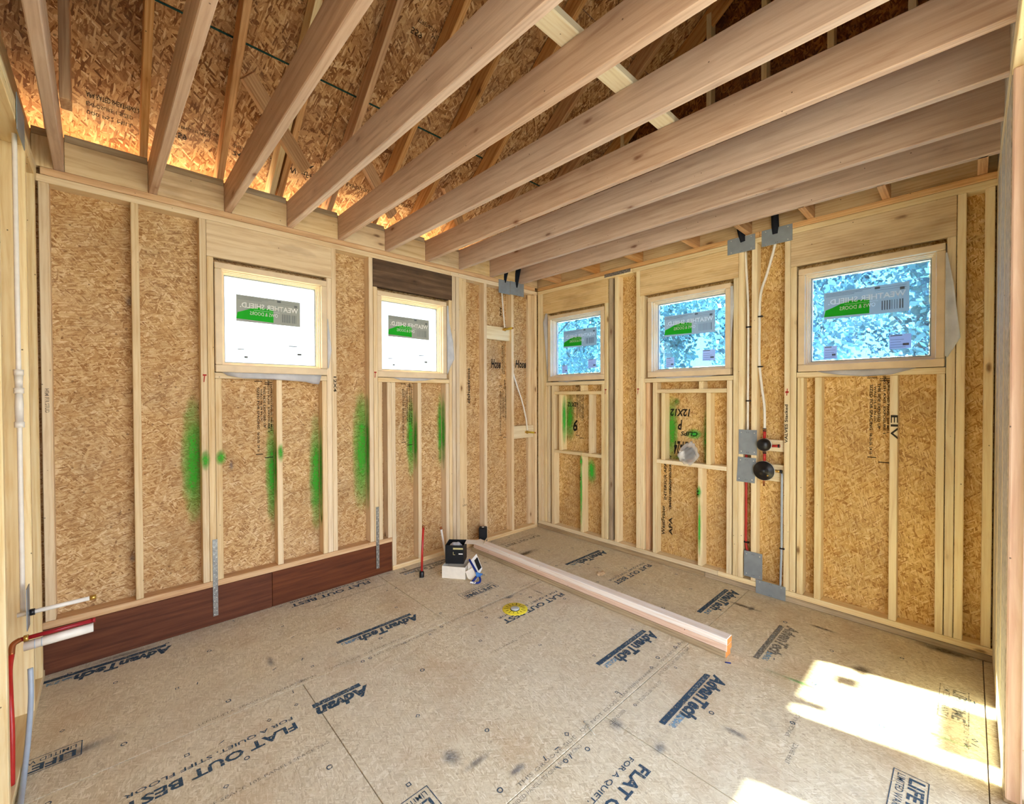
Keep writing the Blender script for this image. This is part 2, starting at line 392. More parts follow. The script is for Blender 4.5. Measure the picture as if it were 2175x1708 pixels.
def lathe_bm(bm, prof, n=24, M4=None, mat=0):
    rings = []
    for rr, z in prof:
        rings.append([bm.verts.new((rr*math.cos(2*math.pi*k/n), rr*math.sin(2*math.pi*k/n), z)) for k in range(n)] if rr > 1e-6 else [bm.verts.new((0, 0, z))])
    for a, b in zip(rings, rings[1:]):
        for k in range(n):
            q = [a[k % len(a)], a[(k+1) % len(a)], b[(k+1) % len(b)], b[k % len(b)]]
            u = []
            for v in q:
                if v not in u: u.append(v)
            if len(u) > 2:
                f = bm.faces.new(u); f.smooth = True; f.material_index = mat
    if M4 is not None: bmesh.ops.transform(bm, matrix=M4, verts=[v for rg in rings for v in rg])
def lathe(name, prof, mat, parent, M4, n=24):
    bm = bmesh.new(); lathe_bm(bm, prof, n, M4); return kid(mobj(name, bm, mat, parent))
def boxp(name, lo, hi, mat, parent=None, bev=0.0):
    bm = bmesh.new(); lo2 = tuple(min(a, b) for a, b in zip(lo, hi)); hi2 = tuple(max(a, b) for a, b in zip(lo, hi))
    add_box(bm, lo2, hi2, bev); return kid(mobj(name, bm, mat, parent))
def sheet(name, pts, thick, mat, parent=None, nrm=None):
    """polygon of 3-D points given real thickness along nrm"""
    pts = [Vector(p) for p in pts]
    n = Vector(nrm).normalized() if nrm else (pts[1]-pts[0]).cross(pts[2]-pts[0]).normalized()
    bm = bmesh.new(); a = [bm.verts.new(p) for p in pts]; b = [bm.verts.new(p+n*thick) for p in pts]
    bm.faces.new(a); bm.faces.new(b[::-1]); k = len(pts)
    for i in range(k): bm.faces.new((a[(i+1) % k], a[i], b[i], b[(i+1) % k]))
    bmesh.ops.recalc_face_normals(bm, faces=bm.faces)
    return kid(mobj(name, bm, mat, parent))
def decal(name, c, ux, uy, w, h, mat, parent):
    """a flat mark w x h centred at c"""
    c = Vector(c); ux = Vector(ux)*w/2; uy = Vector(uy)*h/2
    bm = bmesh.new(); uv = bm.loops.layers.uv.new('UVMap'); q = [(-1, -1), (1, -1), (1, 1), (-1, 1)]
    f = bm.faces.new([bm.verts.new(c+ux*a+uy*b) for a, b in q])
    for l, (a, b) in zip(f.loops, q): l[uv].uv = ((a+1)/2, (b+1)/2)
    return kid(mobj(name, bm, mat, parent))

_tcache = {}
def text_pts(s, bold=0.0, shear=0.0):
    key = (s, bold, shear)
    if key in _tcache: return _tcache[key]
    cu = bpy.data.curves.new('t', 'FONT'); cu.body = s; cu.offset = bold; cu.shear = shear; cu.resolution_u = 2
    o = bpy.data.objects.new('t', cu); COL.objects.link(o)
    me = bpy.data.meshes.new_from_object(o)
    vs = [v.co.copy() for v in me.vertices]; fs = [tuple(p.vertices) for p in me.polygons]
    bpy.data.objects.remove(o); bpy.data.meshes.remove(me); bpy.data.curves.remove(cu)
    x0 = min(v.x for v in vs); x1 = max(v.x for v in vs); y0 = min(v.y for v in vs); y1 = max(v.y for v in vs)
    _tcache[key] = ([((v.x-x0)/(x1-x0), (v.y-y0)/(y1-y0)) for v in vs], fs); return _tcache[key]
def text_into(bm, s, org, ux, uy, w, h, bold=0.0, shear=0.0):
    vs, fs = text_pts(s, bold, shear); org = Vector(org); ux = Vector(ux)*w; uy = Vector(uy)*h
    q = [bm.verts.new(org+ux*a+uy*b) for a, b in vs]
    for f in fs:
        try: bm.faces.new([q[i] for i in f])
        except ValueError: pass
def text(name, s, org, ux, uy, w, h, mat, parent, bold=0.0, shear=0.0):
    bm = bmesh.new(); text_into(bm, s, org, ux, uy, w, h, bold, shear); return kid(mobj(name, bm, mat, parent))

# wall frames: s runs to the viewer's right along the wall, d goes outwards through the wall
class WF:
    def __init__(s, kind): s.k = kind
    def p(s, u, d, z): return Vector((u, d, z)) if s.k == 'A' else Vector((d, -u, z))
    @property
    def r(s): return Vector((1, 0, 0)) if s.k == 'A' else Vector((0, -1, 0))
    @property
    def n(s): return Vector((0, 1, 0)) if s.k == 'A' else Vector((1, 0, 0))
A, B = WF('A'), WF('B')
def wb(F, name, u0, u1, d0, d1, z0, z1, mat, parent, bev=.0025): return board(name, F.p(u0, d0, z0), F.p(u1, d1, z1), mat, parent, bev)

# ------------------------------------------------------------------ FLOOR
floor = tag(empty('floor'), kind='structure')
GAP = .0035
rows = [(0.30, -1.020, [-9.0, -4.39, -1.954, .48]), (-1.020, -2.237, [-9.0, -5.30, -2.861, -.42, .48]), (-2.237, -3.452, [-9.0, -4.34, -1.905, .48]), (-3.452, -6.0, [-9.0, -3.2, -.76, .48]), (-6.0, -9.0, [-9.0, -4.0, .48])]
for y1, y0, xs in rows:
    for x0, x1 in zip(xs, xs[1:]):
        boxp('floor_panel', (x0+GAP/2, y0+GAP/2, -.020), (x1-GAP/2, y1-GAP/2, 0), M['floor'], floor, .0012)
bm = bmesh.new(); add_box(bm, (-9, -9, -.28), (.5, .30, -.0205)); mobj('floor_joist_deck', bm, M['joist'], floor)

X_, Y_ = Vector((-1, 0, 0)), Vector((0, -1, 0))      # printed side up, lettering faces the far walls
Zp = .0012
def advan(x, y, full=True, faint=False, k=1.0):
    mi = M['ink_floor_faint'] if faint else M['ink_floor']
    bm = bmesh.new()
    L = .505 if full else .235
    f = bm.faces.new([bm.verts.new(v) for v in ((x+.0, y, Zp), (x-L, y, Zp), (x-L, y-.029, Zp), (x, y-.029, Zp))])
    if full: text_into(bm, 'AdvanTech', (x+.027, y-.036, Zp), X_, Y_, .415, .076, .05, .2)
    else: text_into(bm, 'Advan', (x+.027, y-.036, Zp), X_, Y_, .262, .076, .05, .2)
    kid(mobj('printed_logo', bm, mi, floor))
    text('printed_logo', 'SUBFLOORING', (x-.02, y-.008, Zp+.0006), X_, Y_, .21, .014, M['ink_bar_text'], floor, .02)
    if full:
        text('printed_logo', '®', (x-.40, y-.036, Zp), X_, Y_, .018, .018, mi, floor)
        decal('printed_logo', (x-.435, y-.055, Zp), X_, Y_, .11, .03, M['ink_blue'], floor)
def fob(x, y, w=.59, word=True, faint=False):
    mi = M['ink_floor_faint'] if faint else M['ink_floor']
    bm = bmesh.new(); text_into(bm, 'FLAT OUT BEST', (x, y, Zp), X_, Y_, w, .052, .032)
    text_into(bm, 'FOR A QUIET, STIFF FLOOR', (x, y+.050, Zp), X_, Y_, w-.005, .026, .012)
    kid(mobj('printed_slogan', bm, mi, floor))
def life(x, y, w=.325, faint=False):
    mi = M['ink_floor_faint'] if faint else M['ink_floor']; bm = bmesh.new(); h = .105; t = .0035
    def rect(x0, y0, x1, y1): bm.faces.new([bm.verts.new(v) for v in ((x0, y0, Zp), (x1, y0, Zp), (x1, y1, Zp), (x0, y1, Zp))])
    rect(x, y, x-w, y-t); rect(x, y-h, x-w, y-h+t); rect(x, y-t, x-t, y-h+t); rect(x-w+t, y-t, x-w, y-h+t)
    text_into(bm, 'LIFETIME', (x-.018, y-.048, Zp), X_, Y_, w-.036, .046, .03)
    text_into(bm, 'LIMITED WARRANTY', (x-.018, y-.014, Zp), X_, Y_, w-.036, .024, .006)
    kid(mobj('printed_warranty_box', bm, mi, floor))
advan(-2.083, -.751); advan(-2.645, -1.214, full=False); advan(-1.103, -1.966); advan(-1.248, -2.424)
advan(-.130, -.929, faint=False); advan(-.115, -2.103); advan(-.40, -2.550, faint=True); advan(-1.30, -.085, faint=True); advan(-3.35, -.060)
fob(-2.062, -.052); fob(-2.974, -1.274); fob(-1.088, -1.263, .60); fob(-.100, -1.435, .545); fob(-2.018, -2.482, .58); fob(-.22, -.20, .50, faint=True)
life(-3.683, -.745); life(-1.352, -.755); life(-.442, -3.295, .322, True); life(-1.290, -3.192); life(-2.703, -1.970)
Xn, Yn = Vector((1, 0, 0)), Vector((0, 1, 0))
bm = bmesh.new()
for (s, x, y, w, d) in [('THIS GROOVE SIDE   DO NOT CLOSE GAP', -2.45, -2.222, .78, 1), ('PANNEAU RAINURE UP   MANUFACTURERS  ID', -1.66, -2.218, .62, 1),
        ('RECOMMENDED PANELS SPACING SELF-SPACING', -2.62, -2.268, .50, 1), ('SCREW CORNER', -1.93, -2.285, .13, 1), ('16 22-20-22-20  16-24 CV', -1.72, -2.300, .24, 1), ('NO CERRE LA NERVURE  GAP', -1.44, -2.268, .36, 1),
        ('NO CLOSE LA NERVURE', -2.48, -1.055, .42, 1), ('DO NOT CLOSE GAP LENGUETA AUTOMATICAMENTE', -1.98, -1.047, .66, 1), ('MUST DO CLOSE  CAB  ID', -1.30, -1.043, .28, 1),
        ('LENGUETA  SPACING  SPACEURS  PANEL', -3.30, -1.000, .52, 1), ('TONGUE SIDE   GAP PANEL LENGUETA', -2.72, -.997, .50, 1), ('NAILING LANE', -1.25, -1.000, .28, 1),
        ('ADHESIVE RECOMMENDED WITH FASTENERS', -2.53, -.215, .56, 1), ('SPACE NAILS  SIDE UP', -1.86, -.30, .40, 1), ('SELF SPACE 105-PANELS SPACE 25-5', -3.36, -1.505, .46, 1), ('105-PANEL  STYLE', -1.94, -1.50, .30, 1),
        ('SPACE NAILS 12 IN', -1.42, -2.86, .26, 1), ('STIFF BRACE', -1.58, -2.90, .14, 1), ('APPLY GLUE JOIST', -.46, -1.00, .3, 1), ('LANE A GUIDE', -.95, -3.40, .2, 1)]:
    text_into(bm, s, (x, y, Zp), Xn, Yn, w, .017, .0)
tag(kid(mobj('printed_fine_lines', bm, M['ink_floor_faint'], floor)), kind='stuff')
# nailing guide marks (rings, squares, diamonds)
bm = bmesh.new()
def ringmark(x, y, r, n, rot):
    a = [bm.verts.new((x+r*math.cos(rot+6.2832*k/n), y+r*math.sin(rot+6.2832*k/n), Zp)) for k in range(n)]
    b = [bm.verts.new((x+r*.62*math.cos(rot+6.2832*k/n), y+r*.62*math.sin(rot+6.2832*k/n), Zp)) for k in range(n)]
    for k in range(n): bm.faces.new((a[k], a[(k+1) % n], b[(k+1) % n], b[k]))
for yy0 in (0, -1.02, -2.237):
    for i in range(9):
        for j, dy in enumerate((-.055, -.33, -.61, -.90, -1.16)):
            x = -3.75+i*.4064+R.uniform(-.02, .02)+(.18 if j % 2 else 0); y = yy0+dy
            if y < -3.44 or x > -.06: continue
            if R.random() < .72:
                k = R.choice((12, 12, 4, 4)); ringmark(x, y, R.uniform(.010, .013), k, R.choice((0, .785)))
    for i in range(26):
        x = R.uniform(-3.7, -.1); y = yy0+R.choice((R.uniform(-1.1, -.05), -1.18, -.03))
        if y < -3.44: continue
        if R.random() < .45: ringmark(x, y, .011, R.choice((12, 4)), 0)
        else:
            a = R.uniform(0, 3.14); l = .012; dx, dy = math.cos(a)*l, math.sin(a)*l; px, py = -math.sin(a)*.0022, math.cos(a)*.0022
            bm.faces.new([bm.verts.new(v) for v in ((x-dx-px, y-dy-py, Zp), (x+dx-px, y+dy-py, Zp), (x+dx+px, y+dy+py, Zp), (x-dx+px, y-dy+py, Zp))])
tag(kid(mobj('nailing_guide_marks', bm, M['ink_floor'], floor)), kind='stuff')
for (x, y, w, h, m) in [(-1.905, -2.30, .10, .09, 'smudge'), (-1.885, -2.50, .10, .07, 'smudge'), (-2.93, -.69, .05, .17, 'smudge'), (-2.56, -1.93, .10, .13, 'smudge'), (-2.50, -2.02, .16, .05, 'smudge'),
        (-1.565, -2.69, .05, .16, 'smudge'), (-.03, -3.30, .10, .3, 'smudge_brown'), (-1.42, -1.05, .12, .06, 'smudge'), (-2.86, -.99, .06, .05, 'smudge'), (-.30, -2.30, .05, .3, 'smudge_brown'),
        (-.62, -3.0, .2, .1, 'smudge_brown'), (-3.55, -.03, .4, .06, 'smudge'), (-3.7, -.82, .28, .10, 'smudge'), (-2.40, -2.16, .12, .05, 'smudge'), (-1.20, -1.14, .03, .20, 'smudge'), (-.25, -2.75, .04, .2, 'smudge_brown'), (-.75, -.5, .6, .1, 'smudge_brown'), (-.3, -2.35, .14, .05, 'smudge')]:
    decal('floor_stain', (x, y, .0008), (1,0,0), (0,1,0), w, h, M[m], floor)
decal('chalk_line', (-.952, -3.03, .0016), (.0567, -.998, 0), (.998, .0567, 0), .90, .032, M['chalk'], floor)
decal('chalk_line', (-1.00, -1.2, .0016), (0, -1, 0), (1, 0, 0), 2.2, .02, M['chalk'], floor)

# ------------------------------------------------------------------ WALL A (left-back wall) and WALL B (right-back wall)
wa = tag(empty('wall_left'), kind='structure'); wbk = tag(empty('wall_right'), kind='structure')
ZT = 2.655
SA, SB = M['stud_a'], M['stud']
def studs(F, lst, parent, mat):
    for u0, u1, z0, z1, *rest in lst:
        d0 = rest[0] if rest else 0.0
        j = R.uniform(-.002, .002)
        wb(F, 'stud', u0, u1, d0+abs(j), .089, z0, z1, rest[1] if len(rest) > 1 else mat, parent, .003)
hi, lo_ = .291, .040
studs(A, [(-3.848, -3.808, hi, ZT), (-3.480, -3.444, hi, ZT), (-3.151, -3.115, hi, ZT), (-3.113, -3.077, hi, 2.42), (-3.075, -3.039, hi, 1.625),
          (-2.710, -2.673, hi, 1.625), (-2.393, -2.358, hi, 1.625), (-2.356, -2.319, hi, 2.42), (-2.317, -2.282, hi, ZT),
          (-2.014, -1.979, hi, ZT), (-1.977, -1.941, hi, 2.42), (-1.939, -1.903, hi, 1.625), (-1.856, -1.819, hi, 1.625), (-1.817, -1.780, lo_, 1.625),
          (-1.562, -1.525, lo_, 1.625), (-1.260, -1.225, lo_, 1.625), (-1.220, -1.185, lo_, 2.42), (-1.181, -1.143, lo_, ZT),
          (-1.138, -1.100, lo_, ZT), (-1.098, -1.010, lo_, ZT, .004), (-.788, -.750, lo_, ZT), (-.408, -.371, lo_, ZT), (-.045, -.006, lo_, ZT, .0), (-.10, -.047, lo_, ZT, .05)], wa, SA)
wb(A, 'top_plate', -3.86, -1.20, 0, .089, ZT, 2.694, SA, wa); wb(A, 'top_plate', -1.198, -.002, .001, .089, ZT, 2.694, SA, wa)
wb(A, 'top_plate', -3.84, -.04, -.001, .089, 2.696, 2.735, M['plate_pine'], wa)
wb(A, 'bottom_plate', -3.86, -1.819, 0, .089, .252, .290, M['plate_pine'], wa)
wb(A, 'bottom_plate', -1.815, -.002, 0, .089, .001, .039, SA, wa)
tag(wb(A, 'rim_band', -3.86, -2.75, .004, .044, .001, .250, M['band'], wa), 'dark reddish brown stained band')
wb(A, 'rim_band', -2.748, -1.819, .006, .044, .001, .250, M['band'], wa)
wb(A, 'header', -3.114, -2.318, -.001, .037, 2.421, 2.654, M['header'], wa)
tag(wb(A, 'header', -1.978, -1.183, -.001, .037, 2.421, 2.654, M['header_dark'], wa), 'dark weathered grey-brown header')
for u0, u1, w0, w1 in ((-3.076, -2.357, 0, 0), (-1.940, -1.221, 0, 0)): wb(A, 'window_sill', u0, u1, 0, .089, 1.626, 1.663, SA, wa)
for F, par, rs in ((A, wa, [(-3.95, -3.09, 0, 2.96), (-3.088, -2.344, 0, 1.655), (-3.088, -2.344, 2.41, 2.96), (-2.342, -1.955, 0, 2.96), (-1.953, -1.240, 0, 1.655), (-1.953, -1.240, 2.41, 2.96), (-1.238, .10, 0, 2.96)]),
                   (B, wbk, [(-.11, .145, 0, 2.96), (.147, .915, 0, 1.655), (.147, .915, 2.41, 2.96), (.917, 1.372, 0, 2.96), (1.374, 2.105, 0, 1.655), (1.374, 2.105, 2.41, 2.96), (2.107, 2.541, 0, 2.96), (2.543, 3.298, 0, 1.655), (2.543, 3.298, 2.41, 2.96), (3.30, 3.62, 0, 2.96)])):
    for u0, u1, z0, z1 in rs:
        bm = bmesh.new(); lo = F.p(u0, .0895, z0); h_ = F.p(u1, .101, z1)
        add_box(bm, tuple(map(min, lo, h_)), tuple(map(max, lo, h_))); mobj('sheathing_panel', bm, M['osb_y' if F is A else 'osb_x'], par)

studs(B, [(.003, .041, .08, ZT), (.048, .085, .08, ZT), (.089, .127, .08, 2.42), (.129, .166, .08, 1.618, .012), (.212, .250, .08, 1.618),
          (.611, .649, .08, .878), (.873, .908, .08, 1.618), (.911, .947, .08, 2.42), (.956, .995, .08, ZT, .012, M['sill_grey']), (1.030, 1.069, .08, ZT),
          (1.263, 1.301, .08, ZT), (1.303, 1.341, .08, 2.42), (1.346, 1.384, .08, 1.622, .03, M['plate_pine']), (1.430, 1.468, .08, 1.622), (1.840, 1.878, .08, .898), (2.068, 2.106, .08, 1.622),
          (2.116, 2.153, .08, 2.42), (2.155, 2.192, .08, ZT), (2.247, 2.285, .08, ZT), (2.466, 2.502, .08, ZT), (2.504, 2.541, .08, 2.42), (2.549, 2.587, .08, 1.626),
          (2.652, 2.692, .08, 1.626), (3.046, 3.084, .08, 1.626), (3.255, 3.290, .08, 1.626), (3.294, 3.331, .08, 2.42), (3.334, 3.371, .08, ZT), (3.442, 3.480, .08, ZT)], wbk, SB)
# niches
for (u0, u1, z0, z1) in [(.251, .873, 1.518, 1.552), (.611, .649, 1.553, 1.617), (.251, .873, .879, .912), (.318, .357, .913, 1.517), (.718, .752, .913, 1.517),
                         (1.469, 2.067, 1.526, 1.559), (1.846, 1.883, 1.560, 1.621), (1.469, 2.067, .899, .934), (1.512, 1.548, .935, 1.525), (1.907, 1.943, .935, 1.525)]:
    wb(B, 'blocking', u0, u1, .001, .089, z0, z1, SB, wbk)
for u0, u1, z0 in ((.129, .910, 1.619), (1.343, 2.115, 1.623), (2.543, 3.292, 1.627)): wb(B, 'window_sill', u0, u1, 0, .089, z0, z0+.037, SB, wbk)
for u0, u1, z0 in ((.087, .948, 2.421), (1.303, 2.153, 2.421), (2.504, 3.332, 2.421)): wb(B, 'header', u0, u1, -.001, .037, z0, 2.654, M['header'], wbk)
wb(B, 'top_plate', .0, 1.22, 0, .089, ZT, 2.694, SB, wbk); wb(B, 'top_plate', 1.222, 3.56, .001, .089, ZT, 2.694, SB, wbk)
wb(B, 'top_plate', .002, 2.30, -.001, .089, 2.696, 2.735, M['plate_pine'], wbk); wb(B, 'top_plate', 2.302, 3.56, .0, .089, 2.696, 2.735, M['plate_pine'], wbk)
wb(B, 'bottom_plate', .002, 2.0, 0, .089, .041, .079, SB, wbk); wb(B, 'bottom_plate', 2.002, 3.56, 0, .089, .041, .079, SB, wbk)
tag(wb(B, 'sill_plate', .002, 1.9, -.004, .086, .001, .039, M['sill_grey'], wbk), 'weathered grey base plate'); wb(B, 'sill_plate', 1.902, 3.56, -.002, .088, .001, .039, M['sill_grey'], wbk)
# blocking behind the shower valves and the two shower heads
for u0, u1, z0, z1 in ((2.286, 2.465, 1.084, 1.170), (2.286, 2.465, .860, .986)): wb(B, 'blocking', u0, u1, .030, .068, z0, z1, M['block_white'], wbk)
wb(A, 'blocking', -.749, -.409, .022, .060, 2.098, 2.236, M['block_white'], wa); wb(A, 'blocking', -.370, -.046, .022, .060, 1.034, 1.172, M['block_white'], wa)

# spray paint, stencils and carpenters' marks on the framing
def mark(F, u, z, w, h, m, parent, d=.0885, name='spray_paint'):
    return decal(name, F.p(u, d, z), F.r, (0, 0, 1), w, h, M[m], parent)
mark(A, -3.185, 1.08, .15, .95, 'spray', wa); mark(A, -2.722, .95, .10, .85, 'spray', wa); mark(A, -2.415, .90, .12, 1.0, 'spray', wa)
mark(A, -2.045, 1.05, .19, 1.15, 'spray', wa); mark(A, -1.585, 1.12, .10, .85, 'spray', wa); mark(A, -1.262, 1.18, .09, .85, 'spray', wa)
for u, z, w, h, d in [(-3.132, 1.09, .06, .16, -.0025), (-3.048, 1.10, .07, .12, -.0025), (-2.688, 1.10, .05, .16, -.0025)]: mark(A, u, z, w, h, 'spray', wa, d)
def side_mark(F, u, z, h, m, parent, w=.088, dd=.045):   # paint on the side face of a stud
    return decal('spray_paint', F.p(u, dd, z), F.n, (0, 0, 1), w, h, M[m], parent)
for u, z, h in ((-2.0155, 1.05, 1.1), (-2.3945, .92, .95), (-2.7115, 1.0, .6), (-1.5635, 1.1, .6), (-1.2615, 1.18, .8)): side_mark(A, u, z, h, 'spray', wa)
mark(B, .40, 1.26, .16, .60, 'spray', wbk); mark(B, .70, 1.2, .10, .6, 'spray_bright', wbk); side_mark(B, .3585, 1.25, .6, 'spray_bright', wbk)
mark(B, .624, .52, .035, .85, 'spray_bright', wbk, -.003); mark(B, .624, .82, .05, .12, 'spray_bright', wbk, -.0035); mark(B, .69, .72, .12, .3, 'spray_bright', wbk)
mark(B, 1.57, 1.2, .13, .66, 'spray', wbk); mark(B, 1.61, 1.45, .08, .09, 'spray', wbk); mark(B, 1.88, 1.15, .08, .6, 'spray', wbk); mark(B, 1.77, 1.17, .18, .10, 'spray_bright', wbk); mark(B, 1.64, .955, .2, .05, 'spray', wbk)
mark(B, 1.852, .70, .045, .12, 'spray_bright', wbk, -.003); mark(B, 1.856, .40, .03, .55, 'spray_bright', wbk, -.003)
D = .0880
def vtext(F, s, u, z, length, h, m, parent, up=False, d=D, bold=.022, name='stencil_lettering'):
    """lettering turned a quarter: reads down the wall (or up it)"""
    ux, uy = ((0, 0, 1), -F.r) if up else ((0, 0, -1), F.r)
    return text(name, s, F.p(u, d, z), ux, uy, length, h, M[m], parent, bold)
def stamp(F, u, z, parent):
    """mill stamp column block: two columns of lettering reading downwards"""
    vtext(F, 'SIZED FOR SPACING', u, z-.14, .30, .016, 'ink_black', parent); vtext(F, 'WALL 16 24 IN OC', u+.022, z-.15, .24, .012, 'ink_black', parent)
    vtext(F, 'THIS SIDE EXPOSED UP', u+.040, z-.13, .30, .015, 'ink_black', parent); vtext(F, 'STRENGTH AXIS  EXPOSURE 1', u+.068, z-.02, .44, .013, 'ink_black', parent)
    vtext(F, 'APPROVED PANEL 000 MILL', u+.086, z-.12, .34, .012, 'ink_black', parent)
    vtext(F, '06-26-26  24 16', u, z-.46, .14, .016, 'ink_black', parent)
    bm = bmesh.new()
    def bar(u0, u1, z0, z1):
        bm.faces.new([bm.verts.new(F.p(a, D, b)) for a, b in ((u0, z0), (u1, z0), (u1, z1), (u0, z1))])
    bar(u-.015, u+.035, z-.085, z-.080); bar(u-.015, u+.035, z-.098, z-.093); bar(u+.05, u+.10, z-.105, z-.10); bar(u+.05, u+.10, z-.118, z-.113)
    bar(u+.066, u+.070, z-.075, z-.01); bar(u-.01, u+.035, z-.622, z-.616); bar(u+.045, u+.10, z-.65, z-.644)
    kid(mobj('stencil_bars', bm, M['ink_black'], parent))
stamp(A, -2.815, 1.71, wa); stamp(A, -1.668, 1.71, wa); stamp(A, -.50, 1.70, wa); stamp(B, 2.938, 1.71, wbk); stamp(B, .492, 1.70, wbk)
vtext(A, 'APA', -.50, 2.47, .10, .03, 'ink_black', wa, bold=.02); vtext(A, 'RATED SHEATHING', -.47, 2.05, .30, .018, 'ink_black', wa); vtext(A, 'STRUCTURAL EXPOSURE', -.445, 2.08, .34, .014, 'ink_black', wa)
vtext(B, 'WestFraser', 1.505, .235, .27, .034, 'ink_black', wbk, up=True, bold=.02); vtext(B, 'APA', 1.575, .25, .16, .034, 'ink_black', wbk, up=True, bold=.03)
vtext(B, 'INTERIOR APA', 1.520, .56, .34, .026, 'ink_black', wbk, up=True); vtext(B, 'RATED SHEATHING 7/16', 1.560, .50, .38, .018, 'ink_black', wbk, up=True); vtext(B, 'APPROVED SEAMED PANEL', 1.548, .97, .5, .018, 'ink_black', wbk)
def htext(F, s, u, z, w, h, m, parent, d=D, flip=False, bold=.03, name='marker_writing', shear=.2):
    ux, uy = (-F.r, Vector((0, 0, -1))) if flip else (F.r, Vector((0, 0, 1)))
    return text(name, s, F.p(u, d, z), ux, uy, w, h, M[m], parent, bold, shear)
htext(A, 'Hose', -.622, 1.80, .135, .10, 'marker', wa); htext(A, 'Hose', -.268, 1.82, .17, .09, 'marker', wa); vtext(A, 'elsheetroos', -.905, 1.43, .36, .035, 'marker', wa, up=True, name='marker_writing')
htext(B, '12X12', .515, 1.435, .14, .05, 'marker', wbk, flip=True, d=.0878); htext(B, '12X12', 1.735, 1.385, .18, .065, 'marker', wbk, flip=True); htext(B, '24-24', 1.72, 1.10, .13, .12, 'marker', wbk, flip=True)
htext(B, 'CLIPS', 1.80, 1.19, .15, .04, 'marker', wbk, flip=True, d=.0876); htext(B, 'P', 1.665, 1.29, .04, .09, 'marker', wbk, flip=True); htext(B, '9', .505, 1.25, .06, .13, 'marker', wbk, flip=True)
vtext(B, 'VALVES Stacked', 2.492, 1.155, .28, .020, 'marker', wbk, up=True, d=-.003, name='marker_writing'); vtext(B, 'EIV', 3.052, 1.375, .15, .034, 'marker', wbk, d=-.003, name='marker_writing', bold=.01)
vtext(B, '34"', 1.853, .66, .07, .02, 'marker', wbk, up=True, d=-.0035, name='marker_writing'); vtext(B, '24"', .623, .62, .05, .02, 'marker', wbk, up=True, d=-.0035, name='marker_writing')
vtext(A, '12X4', -2.308, 1.66, .12, .022, 'marker', wa, d=-.003, name='marker_writing')
for F, s, u, z, par, flip in ((A, 'T', -3.142, 1.60, wa, 0), (A, 'T', -1.975, 1.66, wa, 0), (B, 'T', .917, 1.52, wbk, 0), (B, 'T', 1.275, 1.52, wbk, 0), (B, '+', 2.475, 1.50, wbk, 0)):
    htext(F, s, u, z, .022, .05, 'ink_red', par, d=-.003)
vtext(A, 'HEM FIR STUD', -3.835, 1.55, .13, .016, 'ink_navy', wa, d=-.003); vtext(A, 'S-P-F 2', -1.06, .50, .05, .012, 'ink_navy', wa, d=-.0)
htext(A, 'S-P-F', -1.07, .42, .05, .02, 'ink_navy', wa, d=.001, shear=0, name='stencil_lettering')
for u, z, w, h in ((-2.975, 1.03, .035, .12), (-3.49, .52, .05, .06), (-3.49, 2.08, .06, .10)): mark(A, u, z, w, h, 'smudge', wa, name='dark_flake')

